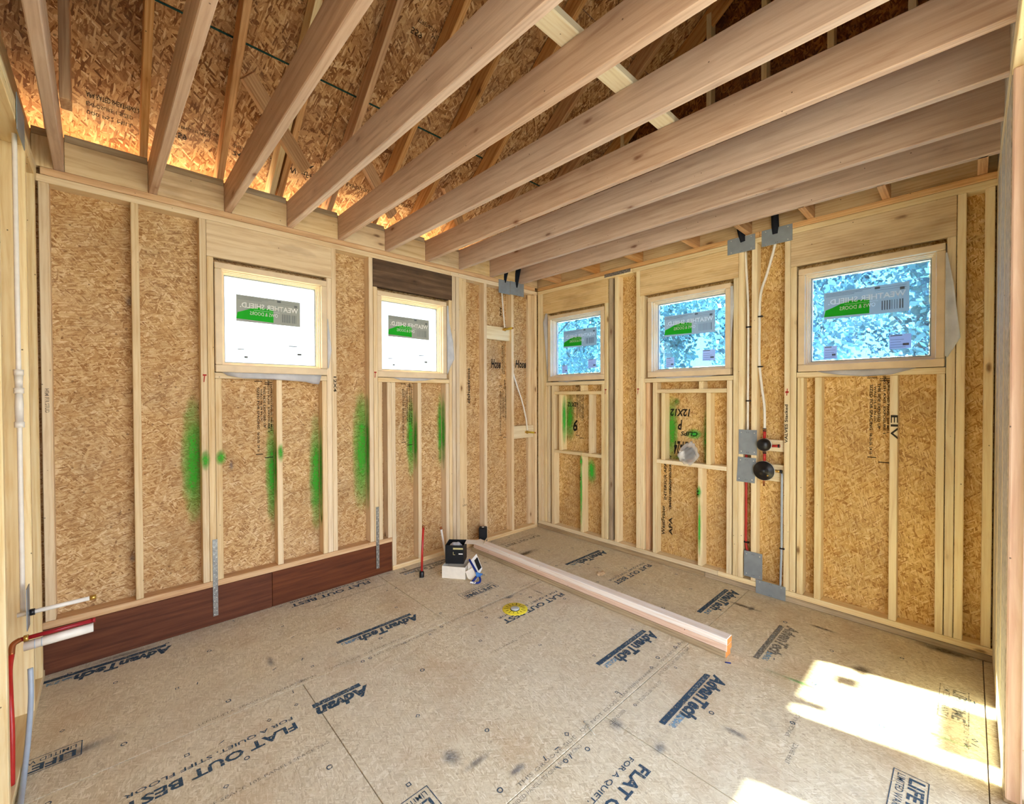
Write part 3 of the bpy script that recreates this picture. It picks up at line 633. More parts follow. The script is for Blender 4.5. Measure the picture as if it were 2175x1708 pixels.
# ------------------------------------------------------------------ WINDOWS
def window(idx, F, u0, u1, z0=1.668, z1=2.392, film='film_a', lab=(.14, .55), seed=0):
    w = tag(empty('window_%d' % idx, F.p((u0+u1)/2, .04, z0)), kind='structure')
    fw = .041
    def bx(name, a0, a1, d0, d1, b0, b1, mat, bev=.002): 
        lo = F.p(a0, d0, b0); h_ = F.p(a1, d1, b1); return boxp(name, tuple(lo), tuple(h_), mat, w, bev)
    for (a0, a1, b0, b1) in ((u0, u1, z0, z0+fw+.008), (u0, u1, z1-fw, z1), (u0, u0+fw, z0+fw+.009, z1-fw-.001), (u1-fw, u1, z0+fw+.009, z1-fw-.001)):
        bx('window_frame', a0, a1, -.006, .10, b0, b1, M['win_wood'], .004)
    i0, i1, j0, j1 = u0+fw+.0005, u1-fw-.0005, z0+fw+.0085, z1-fw-.0005
    for k, (d, t) in enumerate(((.022, .007), (.040, .013), (.058, .019), (.074, .026))):
        q = 'win_step' if k < 3 else 'vinyl'
        tt = t-.0065 if k else 0
        for (a0, a1, b0, b1) in ((i0+tt, i1-tt, j0+tt, j0+t), (i0+tt, i1-tt, j1-t, j1-tt), (i0+tt, i0+t, j0+t, j1-t), (i1-t, i1-tt, j0+t, j1-t)):
            bx('glazing_stop', a0, a1, d, .099, b0, b1, M[q], .0)
    bx('glass_pane', i0+.020, i1-.020, .084, .087, j0+.020, j1-.020, M['glass'], 0)
    for (a0, a1, b0, b1) in ((u0-.05, u1+.05, z1-.004, z1+.05), (u0-.05, u1+.05, z0-.05, z0+.004), (u0-.05, u0+.004, z0+.0042, z1-.0042), (u1-.004, u1+.05, z0+.0042, z1-.0042)):
        bx('fin_light_seal', a0, a1, .1015, .1035, b0, b1, M['vinyl'], 0)  # unseen fins added to block daylight leaking around the frame
    rr = random.Random(seed); pts = []
    N = 26; a0, a1, b0, b1 = i0+.030, i1-.030, j0+.030, j1-.032     # film with a torn edge
    for k in range(N): pts.append((a0+(a1-a0)*k/N, b0+rr.uniform(-.003, .003)))
    for k in range(N): pts.append((a1+rr.uniform(-.003, .003), b0+(b1-b0)*k/N))
    for k in range(N): pts.append((a1-(a1-a0)*k/N, b1+rr.uniform(-.003, .003)))
    for k in range(N): pts.append((a0+rr.uniform(-.003, .003), b1-(b1-b0)*k/N))
    sheet('protective_film', [F.p(a, .0885, b) for a, b in pts], .0003, M[film], w, F.n)
    # stickers face outwards, so they read mirrored from inside
    L0 = u0+lab[0]; L1 = u0+lab[1]; Z0, Z1 = 2.030, 2.215; W = L1-L0
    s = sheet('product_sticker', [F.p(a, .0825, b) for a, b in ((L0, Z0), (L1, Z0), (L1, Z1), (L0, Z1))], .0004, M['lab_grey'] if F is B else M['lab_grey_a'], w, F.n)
    g = [F.p(a, .0818, b) for a, b in [(L0, Z0+.018), (L0+W*.56, Z0+.012), (L0+W*.56, Z0+.105), (L0+W*.34, Z0+.110), (L0+W*.22, Z0+.098), (L0+W*.10, Z0+.075), (L0+W*.02, Z0+.062)]]
    o = sheet('green_swoosh', g, .0004, M['lab_green'], w, F.n); o.parent = s; o.matrix_parent_inverse = Matrix.Identity(4)
    def sub(o):
        # sub-part of the sticker (the sticker itself sits under the window)
        o.parent = s; o.matrix_parent_inverse = s.matrix_parent_inverse.copy(); o.matrix_parent_inverse = Matrix.Identity(4); return o
    bm = bmesh.new()
    text_into(bm, 'WEATHER SHIELD.', F.p(L0+W*.965, .0812, Z0+.098), -F.r, (0, 0, 1), W*.91, .037, .02)
    text_into(bm, 'OWS & DOORS', F.p(L0+W*.63, .0812, Z0+.052), -F.r, (0, 0, 1), W*.43, .026, .01)
    bm.faces.new([bm.verts.new(F.p(a, .0812, b)) for a, b in ((L0+W*.26, Z0+.0885), (L0+W*.66, Z0+.0885), (L0+W*.66, Z0+.0865), (L0+W*.26, Z0+.0865))])
    sub(mobj('sticker_lettering', bm, M['lab_letter'], None))
    bm = bmesh.new()
    def ln(a0, a1, b0, b1): bm.faces.new([bm.verts.new(F.p(a, .0815, b)) for a, b in ((a0, b0), (a1, b0), (a1, b1), (a0, b1))])
    for k in range(3): ln(L0+W*.02, L0+W*(.58-.1*k), Z1-.012-k*.009, Z1-.0095-k*.009)
    for k in range(2): ln(L0+W*.62, L0+W*.97, Z1-.018-k*.014, Z1-.0165-k*.014)
    for k in range(9): ln(L0+W*(.70+.028*k), L0+W*(.70+.028*k+rr.choice((.006, .013))), Z0+.022, Z0+.082)
    ln(L0+W*.62, L0+W*.68, Z1-.022, Z1-.008); ln(L0+W*.90, L0+W*.95, Z1-.045, Z1-.028)
    sub(mobj('sticker_fine_print', bm, M['lab_line'], None))
    for (a, b, ww, hh) in ((u0+.135, 1.755, .075, .088), (u1-.255, 1.795, .105, .092)):
        s2 = sheet('small_sticker', [F.p(x, .0825, z) for x, z in ((a, b), (a+ww, b), (a+ww, b+hh), (a, b+hh))], .0004, M['lab_pale'], w, F.n)
        bm = bmesh.new()
        for k in range(4): ln(a+.006, a+ww*rr.uniform(.5, .9), b+.010+k*.016, b+.012+k*.016)
        ln(a+.006, a+ww*.6, b+hh-.010, b+hh-.004); ln(a+ww*.62, a+ww*.9, b+.02, b+.034)
        o = mobj('sticker_fine_print', bm, M['lab_line'], None); o.parent = s2; o.matrix_parent_inverse = Matrix.Identity(4)
    return w
# stickers' children share world coordinates: give every sub-part the same inverse as its part
W1 = window(1, A, -3.072, -2.354, lab=(.135, .550), seed=1); W2 = window(2, A, -1.944, -1.250, lab=(.140, .555), seed=2)
W3 = window(3, B, .163, .906, film='film_b', lab=(.155, .597), seed=3); W4 = window(4, B, 1.382, 2.097, film='film_b', lab=(.118, .563), seed=4); W5 = window(5, B, 2.552, 3.288, film='film_b', lab=(.135, .575), seed=5)
# house wrap tucked around the openings
def flap(w, F, pts, seed=0, bulge=.012):
    rr = random.Random(seed); bm = bmesh.new()
    n = len(pts)//2; top = pts[:n]; bot = pts[n:]
    g = []
    for i in range(n):
        col = []
        for k in range(5):
            t = k/4; a = top[i][0]*(1-t)+bot[i][0]*t; z = top[i][1]*(1-t)+bot[i][1]*t
            col.append(bm.verts.new(F.p(a, -.008-bulge*t*(1+.6*math.sin(i*1.7+seed))+rr.uniform(-.001, .001), z)))
        g.append(col)
    for i in range(n-1):
        for k in range(4): f = bm.faces.new((g[i][k], g[i+1][k], g[i+1][k+1], g[i][k+1])); f.smooth = True
    r = bmesh.ops.solidify(bm, geom=bm.faces[:], thickness=.0006)
    return kid(mobj('house_wrap_flap', bm, M['wrap'], w))
flap(W1, A, [(-3.04, 1.668), (-2.93, 1.668), (-2.80, 1.668), (-2.66, 1.668), (-2.52, 1.668), (-2.45, 1.668), (-2.40, 1.668), (-3.01, 1.645), (-2.92, 1.628), (-2.80, 1.628), (-2.66, 1.622), (-2.52, 1.612), (-2.47, 1.600), (-2.42, 1.597)], 1)
flap(W2, A, [(-1.85, 1.667), (-1.75, 1.667), (-1.62, 1.667), (-1.48, 1.667), (-1.38, 1.667), (-1.80, 1.66), (-1.74, 1.645), (-1.62, 1.638), (-1.50, 1.645), (-1.42, 1.66)], 2)
flap(W2, A, [(-1.250, 2.36), (-1.250, 2.2), (-1.250, 2.0), (-1.250, 1.85), (-1.250, 1.70), (-1.235, 2.36), (-1.222, 2.2), (-1.180, 2.02), (-1.170, 1.86), (-1.215, 1.78)], 3, .004)
flap(W1, A, [(-2.354, 2.1), (-2.354, 2.0), (-2.354, 1.9), (-2.354, 1.72), (-2.35, 2.1), (-2.335, 1.98), (-2.325, 1.86), (-2.348, 1.72)], 4, .004)
flap(W3, B, [(.163, 2.42), (.163, 2.3), (.163, 2.1), (.163, 1.9), (.163, 1.74), (.135, 2.43), (.100, 2.33), (.125, 2.12), (.145, 1.9), (.158, 1.74)], 5, .006)
flap(W3, B, [(.906, 2.15), (.906, 2.0), (.906, 1.9), (.906, 1.80), (.912, 2.15), (.918, 2.0), (.905, 1.9), (.906, 1.80)], 6, .004)
flap(W4, B, [(1.47, 1.668), (1.6, 1.668), (1.75, 1.668), (1.9, 1.668), (2.0, 1.668), (1.48, 1.66), (1.6, 1.652), (1.75, 1.655), (1.88, 1.653), (1.98, 1.662)], 7)
flap(W4, B, [(2.097, 2.36), (2.097, 2.2), (2.097, 2.0), (2.097, 1.8), (2.12, 2.36), (2.125, 2.2), (2.11, 2.0), (2.10, 1.8)], 8, .004)
flap(W5, B, [(2.66, 1.668), (2.78, 1.668), (2.92, 1.668), (3.05, 1.668), (3.17, 1.668), (2.70, 1.655), (2.80, 1.636), (2.92, 1.622), (3.05, 1.628), (3.14, 1.655)], 9)
flap(W5, B, [(3.288, 2.33), (3.288, 2.15), (3.288, 2.0), (3.288, 1.85), (3.288, 1.73), (3.295, 2.33), (3.322, 2.15), (3.335, 2.0), (3.352, 1.83), (3.30, 1.72)], 10, .02)
flap(W3, B, [(.30, 1.668), (.45, 1.668), (.6, 1.668), (.34, 1.658), (.45, 1.648), (.56, 1.66)], 11)

# ------------------------------------------------------------------ CEILING JOISTS, ROOF
ceil = tag(empty('ceiling'), kind='structure')
JX = [-3.790, -3.398, -3.012, -2.630, -2.262, -1.868, -1.475, -1.100, -.710, -.290]
JN = [-3.730, -3.320, -2.998, -2.545, -2.205, -1.815, -1.410, -1.050, -.660, -.277]
for x, xn in zip(JX, JN):
    sl = (xn-x)/3.5
    board_dir('ceiling_joist', (x+.0205-sl*.03, .030, 2.828), (x+.0205+sl*3.62, -3.62, 2.828), .041, .184, M['joist'], ceil, (0, 0, 1), .004)
board('ceiling_joist', (-3.93, -3.62, 2.736), (-3.872, .044, 2.920), M['stud'], ceil, .004)
for x0, x1 in zip([-3.872]+[x+.041 for x in JX], JX+[.0]):
    board('rim_block', (x0+.001, .0, 2.736), (x1-.001, .036, 2.900), M['header'], ceil, .002)
    board('rim_strip', (x0+.001, .008, 2.901), (x1-.001, .036, 2.945), M['sill_grey'], ceil, .003)
board('strongback', (-2.60, -2.335, 2.9215), (-1.25, -2.240, 2.9595), M['block_white'], ceil, .005)
for y in (-.315, -.82, -1.30, -1.822, -2.220, -2.622, -3.022, -3.430):
    board('lookout_block', (-.256, y-.020, 2.736), (.030, y+.020, 2.900), M['rafter'], ceil, .002)
SL = .75; TH = math.atan(SL); Z0R = 3.045
roof = tag(empty('roof'), kind='structure')
RX = [-3.79, -3.394, -3.0, -2.632, -2.275, -1.90, -1.545, -1.15, -.745, -.32, .045]
YR = -4.7
def zr(y, off=0): return Z0R-SL*y+off
dep = .140; vd = dep/math.cos(TH)
for i, x in enumerate(RX+[-4.2, -4.6, -5.0, -5.4]):
    w = .038
    yc = (.42+YR)/2
    nv = Vector((0, math.sin(TH), math.cos(TH)))*dep/2
    p0 = Vector((x-w/2, .42, zr(.42)))+nv; p1 = Vector((x-w/2, YR, zr(YR)))+nv
    board_dir('rafter', p0, p1, w, dep, M['rafter'], roof, (0, 0, 1))
for x0, x1 in ((-2.672, -2.634),): board_dir('rafter', Vector((x0-.03, .42, zr(.42)))+nv, Vector((x0-.03, -.9, zr(-.9)))+nv, .036, dep, M['stud'], roof)
# deck sheets, 1.22 m up the slope, 2.44 m along; the joint at y = -0.47 shows
ZD = 3.232
def zd(y): return ZD-SL*y
def deck(x0, x1, y0, y1):
    nv2 = Vector((0, math.sin(TH), math.cos(TH)))*.012
    a = [Vector((x0, y0, zd(y0))), Vector((x1, y0, zd(y0))), Vector((x1, y1, zd(y1))), Vector((x0, y1, zd(y1)))]
    # local frame: x along ridge, y up the slope so the flakes lie in the sheet
    c = sum(a, Vector())/4; X = Vector((1, 0, 0)); Yv = Vector((0, -math.cos(TH), math.sin(TH))); Zv = X.cross(Yv)
    L = (x1-x0)/2-.0015; Hh = abs(y1-y0)/math.cos(TH)/2-.0015
    bm = bmesh.new(); add_box(bm, (-L, -Hh, -.006), (L, Hh, .006))
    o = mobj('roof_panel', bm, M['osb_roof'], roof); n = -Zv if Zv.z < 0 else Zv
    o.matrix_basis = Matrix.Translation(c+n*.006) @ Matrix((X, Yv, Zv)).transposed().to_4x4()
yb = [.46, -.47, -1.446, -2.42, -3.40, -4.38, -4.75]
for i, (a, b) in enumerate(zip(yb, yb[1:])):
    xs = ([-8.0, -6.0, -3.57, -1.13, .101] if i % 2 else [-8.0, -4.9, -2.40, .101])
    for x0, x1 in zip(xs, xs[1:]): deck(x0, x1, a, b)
UPS = Vector((0, -math.cos(TH), math.sin(TH)))
def deck_text(s, x, y, w, h, bold=0.0):
    # lettering on the sheet's underside; drawn upside down along the slope
    p = Vector((x, y, zd(y)-.002)); text('stencil_lettering', s, p, Vector((1, 0, 0)), -UPS, w, h, M['ink_black'], roof, bold)
for x, y, s, w, h, b in [(-3.66, .01, 'APA RATED SHEATHING 24/16', .26, .030, .01), (-3.66, .055, 'EXPOSURE 1 SIZED', .20, .022, 0), (-3.66, .095, '000 PS2 MILL', .20, .022, 0),
        (-3.28, .02, 'STRENGTH AXIS', .20, .018, 0), (-3.27, .06, '559', .07, .035, .01), (-3.14, .0, 'PANEL GRADE', .14, .02, 0), (-2.95, .02, 'SHEATHING SPAN', .24, .024, 0), (-2.95, .06, '24/16', .12, .03, .01),
        (-2.56, -.01, 'APA', .12, .03, .02), (-2.60, .04, 'WestFraser', .26, .045, .01), (-2.18, .02, 'EXPOSURE 1', .22, .03, 0), (-1.8, .03, 'APA RATED', .2, .03, 0), (-1.4, .03, 'SHEATHING', .2, .03, 0),
        (-2.10, -.95, 'STRENGTH', .14, .022, 0), (-2.12, -.90, '559', .08, .035, .01), (-1.98, -.93, 'MILL 000', .14, .03, 0), (-1.32, -.62, 'Fraser', .16, .06, .01), (-1.12, -.68, 'I', .015, .14, .02)]:
    deck_text(s, x, y, w, h, b)
bm = bmesh.new()
p = [(-3.75, -.462), (-.1, -.462), (-.1, -.470), (-3.75, -.470)]
bm.faces.new([bm.verts.new((x, y, zd(y)-.0012)) for x, y in p]); mobj('chalk_line', bm, plain('dark_green_line', (24, 66, 60), .8), roof)
# short web braces between rafters and joists
board_dir('web_brace', (-3.00, -.62, 3.30), (-2.63, -.40, 2.99), .088, .038, M['rafter'], roof, (0, 1, 0))
board_dir('web_brace', (-2.25, -.36, 3.28), (-1.88, -.16, 2.98), .088, .038, M['rafter'], roof, (0, 1, 0))
board_dir('web_brace', (-1.50, -.36, 3.28), (-1.14, -.16, 2.98), .088, .038, M['rafter'], roof, (0, 1, 0))
board('hanging_block', (-3.735, -.52, 2.885), (-3.697, -.41, 3.36), M['rafter'], roof)
# ridge end: unseen panel added to darken attic; left roofless beyond for daylight
r0 = zd(-4.75)
board('ridge_board', (-8, -4.76, zd(-4.75)-.25), (.08, -4.72, zd(-4.75)-.02), M['rafter'], roof)
boxp('attic_light_block', (-8, -4.775, 2.74), (.1, -4.763, r0), M['osb_y'], roof)
bm = bmesh.new(); o1 = .030
add = [(-8.2, .50), (.30, .50), (.30, -4.80), (-8.2, -4.80)]
vs = [bm.verts.new((x, y, zd(y)+o1)) for x, y in add]; f0 = bm.faces.new(vs); bmesh.ops.solidify(bm, geom=bm.faces[:], thickness=-.006)
mobj('roof_light_seal', bm, M['black_foam'], roof)  # unseen cover added to stop sun leaking through the panel joints
# gable wall above the right-hand wall
gab = tag(empty('wall_gable'), kind='structure')
bm = bmesh.new()
for X0 in (.0895, .1015):
    pass
prof = [(.30, 2.962), (.30, zd(.30)-.005), (-4.75, zd(-4.75)-.005), (-4.76, zd(-4.75)-.005), (-4.76, 2.962)]
va = [bm.verts.new((.0895, y, z)) for y, z in prof]; vb = [bm.verts.new((.1010, y, z)) for y, z in prof]
bm.faces.new(va); bm.faces.new(vb[::-1])
for i in range(len(prof)): bm.faces.new((va[i], va[(i+1) % 5], vb[(i+1) % 5], vb[i]))
bmesh.ops.recalc_face_normals(bm, faces=bm.faces); mobj('gable_panel', bm, M['osb_gable'], gab)
board('gable_plate', (.032, -4.6, 2.736), (.070, .05, 2.968), M['header'], gab)
for k in range(10):
    y = -.30-.405*k
    board('gable_stud', (.002, y-.019, 2.972), (.089, y+.019, min(zr(y)+.12, 9)), M['stud'], gab)
text('stencil_lettering', 'APA', (.0885, -2.12, 4.22), (0, 0, 1), (0, 1, 0), .2, .09, M['ink_black'], gab, .03)

# unseen ceiling sheets and outer walls behind the camera, added to limit the daylight
boxp('ceiling_light_block', (-8, -4.76, 2.74), (.1, -3.66, 2.752), M['osb_roof'], ceil); boxp('ceiling_light_block', (-8, -3.658, 2.74), (-3.97, .09, 2.752), M['osb_roof'], ceil)
far = tag(empty('light_block_wall'), kind='structure')
boxp('sheathing_panel', (-8.1, -4.76, 0), (-8.0, .09, 6.9), M['osb_x'], far);
boxp('sheathing_panel', (-8.0, .0895, 0), (-3.952, .101, 2.96), M['osb_y'], far); boxp('sheathing_panel', (.0895, -4.76, 0), (.101, -3.63, 2.96), M['osb_x'], far)
# ------------------------------------------------------------------ near walls seen edge-on
wl = tag(empty('wall_near_left'), kind='structure')
XL = -3.852
for y in (-.075, -.405, -1.085, -1.47, -1.87, -2.27, -2.67, -3.07):
    board('stud', (XL-.089, y-.019, .04), (XL, y+.019, ZT), M['stud'], wl, .003)
board('top_plate', (XL-.089, -3.5, ZT), (XL, .0, 2.694), M['stud'], wl); board('top_plate', (XL-.089, -3.5, 2.696), (XL, .0, 2.735), M['stud'], wl)
board('bottom_plate', (XL-.089, -3.5, .001), (XL, .0, .039), M['stud'], wl)
boxp('sheathing_panel', (XL-.101, -3.5, 0), (XL-.0895, .09, 2.96), M['osb_x'], wl)
wr = tag(empty('wall_near_right'), kind='structure')
YRW = -3.486
for x in (-.02, -.42, -.82): board('stud', (x-.038, YRW-.089, .04), (x, YRW, ZT), M['stud'], wr, .003)
board('bottom_plate', (-1.19, YRW-.089, .001), (.0, YRW, .039), M['sill_grey'], wr)
boxp('sheathing_panel', (-1.185, YRW-.012, .04), (.088, YRW-.001, 2.96), M['drywall_edge'], wr)
board('jamb_stud', (-1.235, YRW-.042, .04), (-1.187, YRW-.003, ZT), M['pink_pine'], wr, .004)
board('jamb_stud', (-1.30, YRW-.14, .001), (-1.235, YRW-.050, ZT), M['sill_grey'], wr, .004)
board('top_plate', (-3.6, YRW-.089, ZT), (.0, YRW, 2.694), M['stud'], wr); board('top_plate', (-3.6, YRW-.089, 2.696), (.0, YRW, 2.735), M['stud'], wr)

# ------------------------------------------------------------------ METAL PLATES, STRAPS
def nail_plate(F, u0, u1, z0, z1, label, d=-.0035, holes=4, tilt=0.0):
    c = F.p((u0+u1)/2, d, (z0+z1)/2)
    t = thing('nail_plate', c, label, 'metal plate', 'grey steel nail plates on the framing')
    bm = bmesh.new(); q = [((u0+tilt), z1), (u1+tilt, z1), (u1-tilt, z0), (u0-tilt, z0)]
    a = [bm.verts.new(F.p(x, d-.0012, z)) for x, z in q]; b = [bm.verts.new(F.p(x, d+.0012, z)) for x, z in q]
    bm.faces.new(a); bm.faces.new(b[::-1])
    for i in range(4): bm.faces.new((a[i], a[(i+1) % 4], b[(i+1) % 4], b[i]))
    bmesh.ops.recalc_face_normals(bm, faces=bm.faces); kid(mobj('plate', bm, M['steel'], t))
    du = (u1-u0)*.14; dz = (z1-z0)*.12
    for (x, z) in ((u0+du, z1-dz), (u1-du, z1-dz), (u0+du, z0+dz), (u1-du, z0+dz))[:holes]:
        rot = Vector((0, 0, 1)).rotation_difference(-F.n).to_matrix().to_4x4()
        lathe('screw', [(0, .0018), (.0038, .0014), (.0042, 0)], M['screw'], t, Matrix.Translation(F.p(x+tilt*(1 if z > (z0+z1)/2 else -1), d-.0014, z)) @ rot, 8)
    bm = bmesh.new()
    for z in (z1-dz*.8, z0+dz*.8):
        for x in ((u0+u1)/2-.006, (u0+u1)/2+.006):
            bm.faces.new([bm.verts.new(F.p(x+a, d-.0015, z+b)) for a, b in ((-.0018, -.0018), (.0018, -.0018), (.0018, .0018), (-.0018, .0018))])
    tag(kid(mobj('punched_holes', bm, M['hole'], t)), kind='stuff')
    return t
nail_plate(A, -.592, -.432, 2.592, 2.733, 'left one of two small grey plates on corner top plate', holes=0)
nail_plate(A, -.428, -.222, 2.600, 2.742, 'right one of two small grey plates on corner top plate', d=-.004, holes=0)
nail_plate(B, 2.073, 2.272, 2.608, 2.728, 'grey plate on top plate right of the middle right-wall window')
nail_plate(B, 2.316, 2.515, 2.612, 2.731, 'grey plate on top plate at left of the largest window')
nail_plate(B, 2.161, 2.290, 1.046, 1.238, 'upper of two grey plates beside the shower valves')
nail_plate(B, 2.151, 2.280, .832, 1.024, 'grey plate directly left of the large black valve plate', tilt=.005)
nail_plate(B, 2.202, 2.330, .106, .303, 'upright grey plate near floor where the red pipe ends')
nail_plate(B, 2.287, 2.484, -.0+.001, .104, 'long grey plate covering the base plate at the floor', d=-.0075, holes=2)
t = thing('nail_plate', (XL+.004, -.57, 2.70), 'grey plate on near left wall top plate with white pipe below', 'metal plate', 'grey steel nail plates on the framing')
boxp('plate', (XL+.002, -.68, 2.618), (XL+.0045, -.465, 2.77), M['steel'], t)
def strap(F, u0, u1, z0, z1, label, horizontal=False):
    t = thing('metal_strap', F.p((u0+u1)/2, -.004, (z0+z1)/2), label, 'metal strap')
    bm = bmesh.new(); lo = F.p(u0, -.0045, z0); h_ = F.p(u1, -.0028, z1); add_box(bm, tuple(map(min, lo, h_)), tuple(map(max, lo, h_)))
    kid(mobj('strap', bm, M['strap'], t))
    bm = bmesh.new(); L = (u1-u0) if horizontal else (z1-z0); k = int(L/.022)
    rot = Vector((0, 0, 1)).rotation_difference(-F.n).to_matrix().to_4x4()
    for i in range(k):
        s = .011+i*.022; o2 = .006*(1 if i % 2 else -1)
        u, z = (u0+s, (z0+z1)/2+o2) if horizontal else ((u0+u1)/2+o2, z0+s)
        lathe_bm(bm, [(0, .0016), (.0030, .0012), (.0036, 0)], 6, Matrix.Translation(F.p(u, -.0046, z)) @ rot)
    tag(kid(mobj('nail_heads', bm, M['screw'], t)), kind='stuff'); return t
strap(A, -3.101, -3.073, .060, .565, 'galvanized strap on brown band below the larger left window')
strap(A, -1.968, -1.941, .058, .577, 'galvanized strap on brown band end, left of the floor step')
strap(B, .915, 1.205, 2.668, 2.700, 'galvanized strap lying along top plate above smallest right window', True)

# ------------------------------------------------------------------ PIPES
def pipe(name, pts, r, mat, label, clips=(), F=None, smooth=True, group=None):
    pts = [Vector(p) for p in pts]; t = thing(name, pts[-1], label, 'pipe', group)
    P = smooth_path(pts) if smooth and len(pts) > 2 else pts
    tube('pipe_run', P, r, M[mat], t)
    for c in clips:
        c = Vector(c); n = F.n if F else Vector((0, 1, 0)); rr = F.r if F else Vector((1, 0, 0))
        bm = bmesh.new(); add_box(bm, (-r*1.5, -r*1.35, -.005), (r*2.6, r*1.35, .005), .001)
        o = mobj('pipe_clip', bm, M['black'], t); o.matrix_basis = Matrix.Translation(c) @ Matrix((rr, n, Vector((0, 0, 1)))).transposed().to_4x4(); kid(o)
    return t
RP = .0085
pipe('water_pipe', [B.p(2.195, .035, 2.70), B.p(2.192, .035, 2.60), B.p(2.214, .03, 2.15), B.p(2.214, .03, 1.47), B.p(2.214, .03, 1.22)], RP, 'pex_white', 'straight white pipe in narrow bay left of the valves', [B.p(2.214, .03, 2.03), B.p(2.214, .03, 1.46)], B)
pipe('water_pipe', [B.p(2.405, .02, 2.70), B.p(2.395, .02, 2.60), B.p(2.345, .03, 2.42), B.p(2.298, .035, 2.26), B.p(2.294, .03, 2.0), B.p(2.294, .03, 1.75), B.p(2.315, .02, 1.56), B.p(2.338, .0, 1.42), B.p(2.345, -.012, 1.25)], RP*1.08, 'pex_white', 'bent white pipe dropping into the upper shower valve', [B.p(2.294, .03, 2.10), B.p(2.294, .03, 1.72)], B)
pipe('water_pipe', [B.p(2.205, .03, 1.05), B.p(2.205, .03, .60), B.p(2.205, .03, .36), B.p(2.215, .03, .29), B.p(2.225, .03, .22)], RP, 'pex_red', 'red pipe running down behind plates in the narrow bay', [B.p(2.205, .03, .36)], B)
pipe('water_pipe', [B.p(2.455, .0, .93), B.p(2.455, .0, .60), B.p(2.455, .0, .38), B.p(2.452, .0, .25), B.p(2.447, .008, .085)], RP*.9, 'pex_blue', 'pale bluish pipe down right side of the valve bay', [B.p(2.455, .0, .38)], B)
pipe('water_pipe', [A.p(-.517, .03, 2.66), A.p(-.517, .03, 2.60), A.p(-.508, .02, 2.40), A.p(-.501, .005, 2.23)], .008, 'pex_white', 'short white pipe hanging from corner plates to upper block')
pipe('water_pipe', [A.p(-.343, .075, 1.95), A.p(-.340, .06, 1.79), A.p(-.29, .04, 1.62), A.p(-.225, .02, 1.43), A.p(-.185, .005, 1.25), A.p(-.168, .0, 1.115)], .008, 'pex_white', 'slanting white pipe near corner reaching lower block')
# the two elbows with yellow test stubs
for (u, z, lab) in ((-.500, 2.215, 'brass elbow with yellow stub on upper corner block'), (-.168, 1.100, 'brass elbow with yellow stub on lower corner block')):
    t = thing('drop_elbow', A.p(u, .015, z), lab, 'pipe fitting')
    lathe('elbow_body', [(0, -.018), (.011, -.018), (.011, .018), (.0, .018)], M['brass'], t, Matrix.Translation(A.p(u, .0, z)), 12)
    boxp('mounting_ear', tuple(A.p(u-.02, .010, z-.012)), tuple(A.p(u+.02, .0215, z+.012)), M['brass'], t, .002)
    tube('test_stub', [A.p(u, -.0, z), A.p(u, -.115, z)], .011, M['ochre'], t); tube('stub_cap', [A.p(u, -.113, z), A.p(u, -.126, z)], .008, M['copper'], t)
# shower valves
def valve(u, z, r, label, big):
    t = thing('shower_valve', B.p(u, -.03, z), label, 'shower valve')
    rot = Vector((0, 0, 1)).rotation_difference(-B.n).to_matrix().to_4x4(); T0 = Matrix.Translation(B.p(u, -.03, z)) @ rot
    boxp('valve_body', tuple(B.p(u-.03, -.02, z-.03)), tuple(B.p(u+.03, .029, z+.03)), M['brass'], t, .008)
    if big:
        lathe('plaster_guard', [(r, -.010), (r, .000), (r*.97, .004), (r*.55, .006), (r*.50, .012), (r*.28, .016), (r*.25, .024), (0, .026)], M['black'], t, T0, 36)
        for pf in t.children[-1].data.polygons: pf.use_smooth = False
        lathe('guard_rim', [(r*1.035, -.012), (r*1.035, -.004), (r*1.0, -.004), (r*1.0, -.012)], M['screw'], t, T0, 36)
        lathe('guard_screw', [(.0065, .004), (.0065, .009), (0, .010)], M['brass'], t, T0 @ Matrix.Translation((0, 0, 0)) @ Matrix.Translation((-.0, 0, 0)), 10).location = B.r*.030+Vector((0, 0, -.032))
        tube('stub_out', [B.p(u, -.02, z-.05), B.p(u, -.02, z-.115)], .0065, M['copper'], t)
    else:
        lathe('plaster_guard', [(r, -.010), (r, .004), (r*.96, .016), (r*.80, .030), (r*.5, .040), (0, .043)], M['black'], t, T0, 32)
        lathe('guard_rim', [(r*1.05, -.012), (r*1.05, -.006), (r*1.0, -.006)], M['screw'], t, T0, 32)
    return t
v1 = valve(2.346, 1.134, .047, 'small domed black shower valve cover under white pipe', False)
v2 = valve(2.343, .940, .071, 'large round flat black shower valve cover, lower of two', True)
for t, a, b in ((v1, 1.255, 1.18), (v2, 1.09, 1.01)):
    tube('red_connector', [B.p(2.345, -.014, a-.012), B.p(2.345, -.016, b)], .0105, M['pex_red'], t); 
    for z in (a-.004, a-.018): tube('crimp_ring', [B.p(2.345, -.014, z-.004), B.p(2.345, -.014, z+.004)], .0125, M['black'], t)
tube('side_outlet', [B.p(2.39, -.01, 1.128), B.p(2.445, -.008, 1.130)], .010, M['pex_red'], v1); tube('crimp_ring', [B.p(2.432, -.008, 1.130), B.p(2.442, -.008, 1.130)], .0125, M['black'], v1)
tube('side_outlet', [B.p(2.41, -.01, .945), B.p(2.456, -.004, .943)], .009, M['brass'], v2); tube('crimp_ring', [B.p(2.444, -.004, .944), B.p(2.458, -.004, .944)], .013, M['black'], v2)
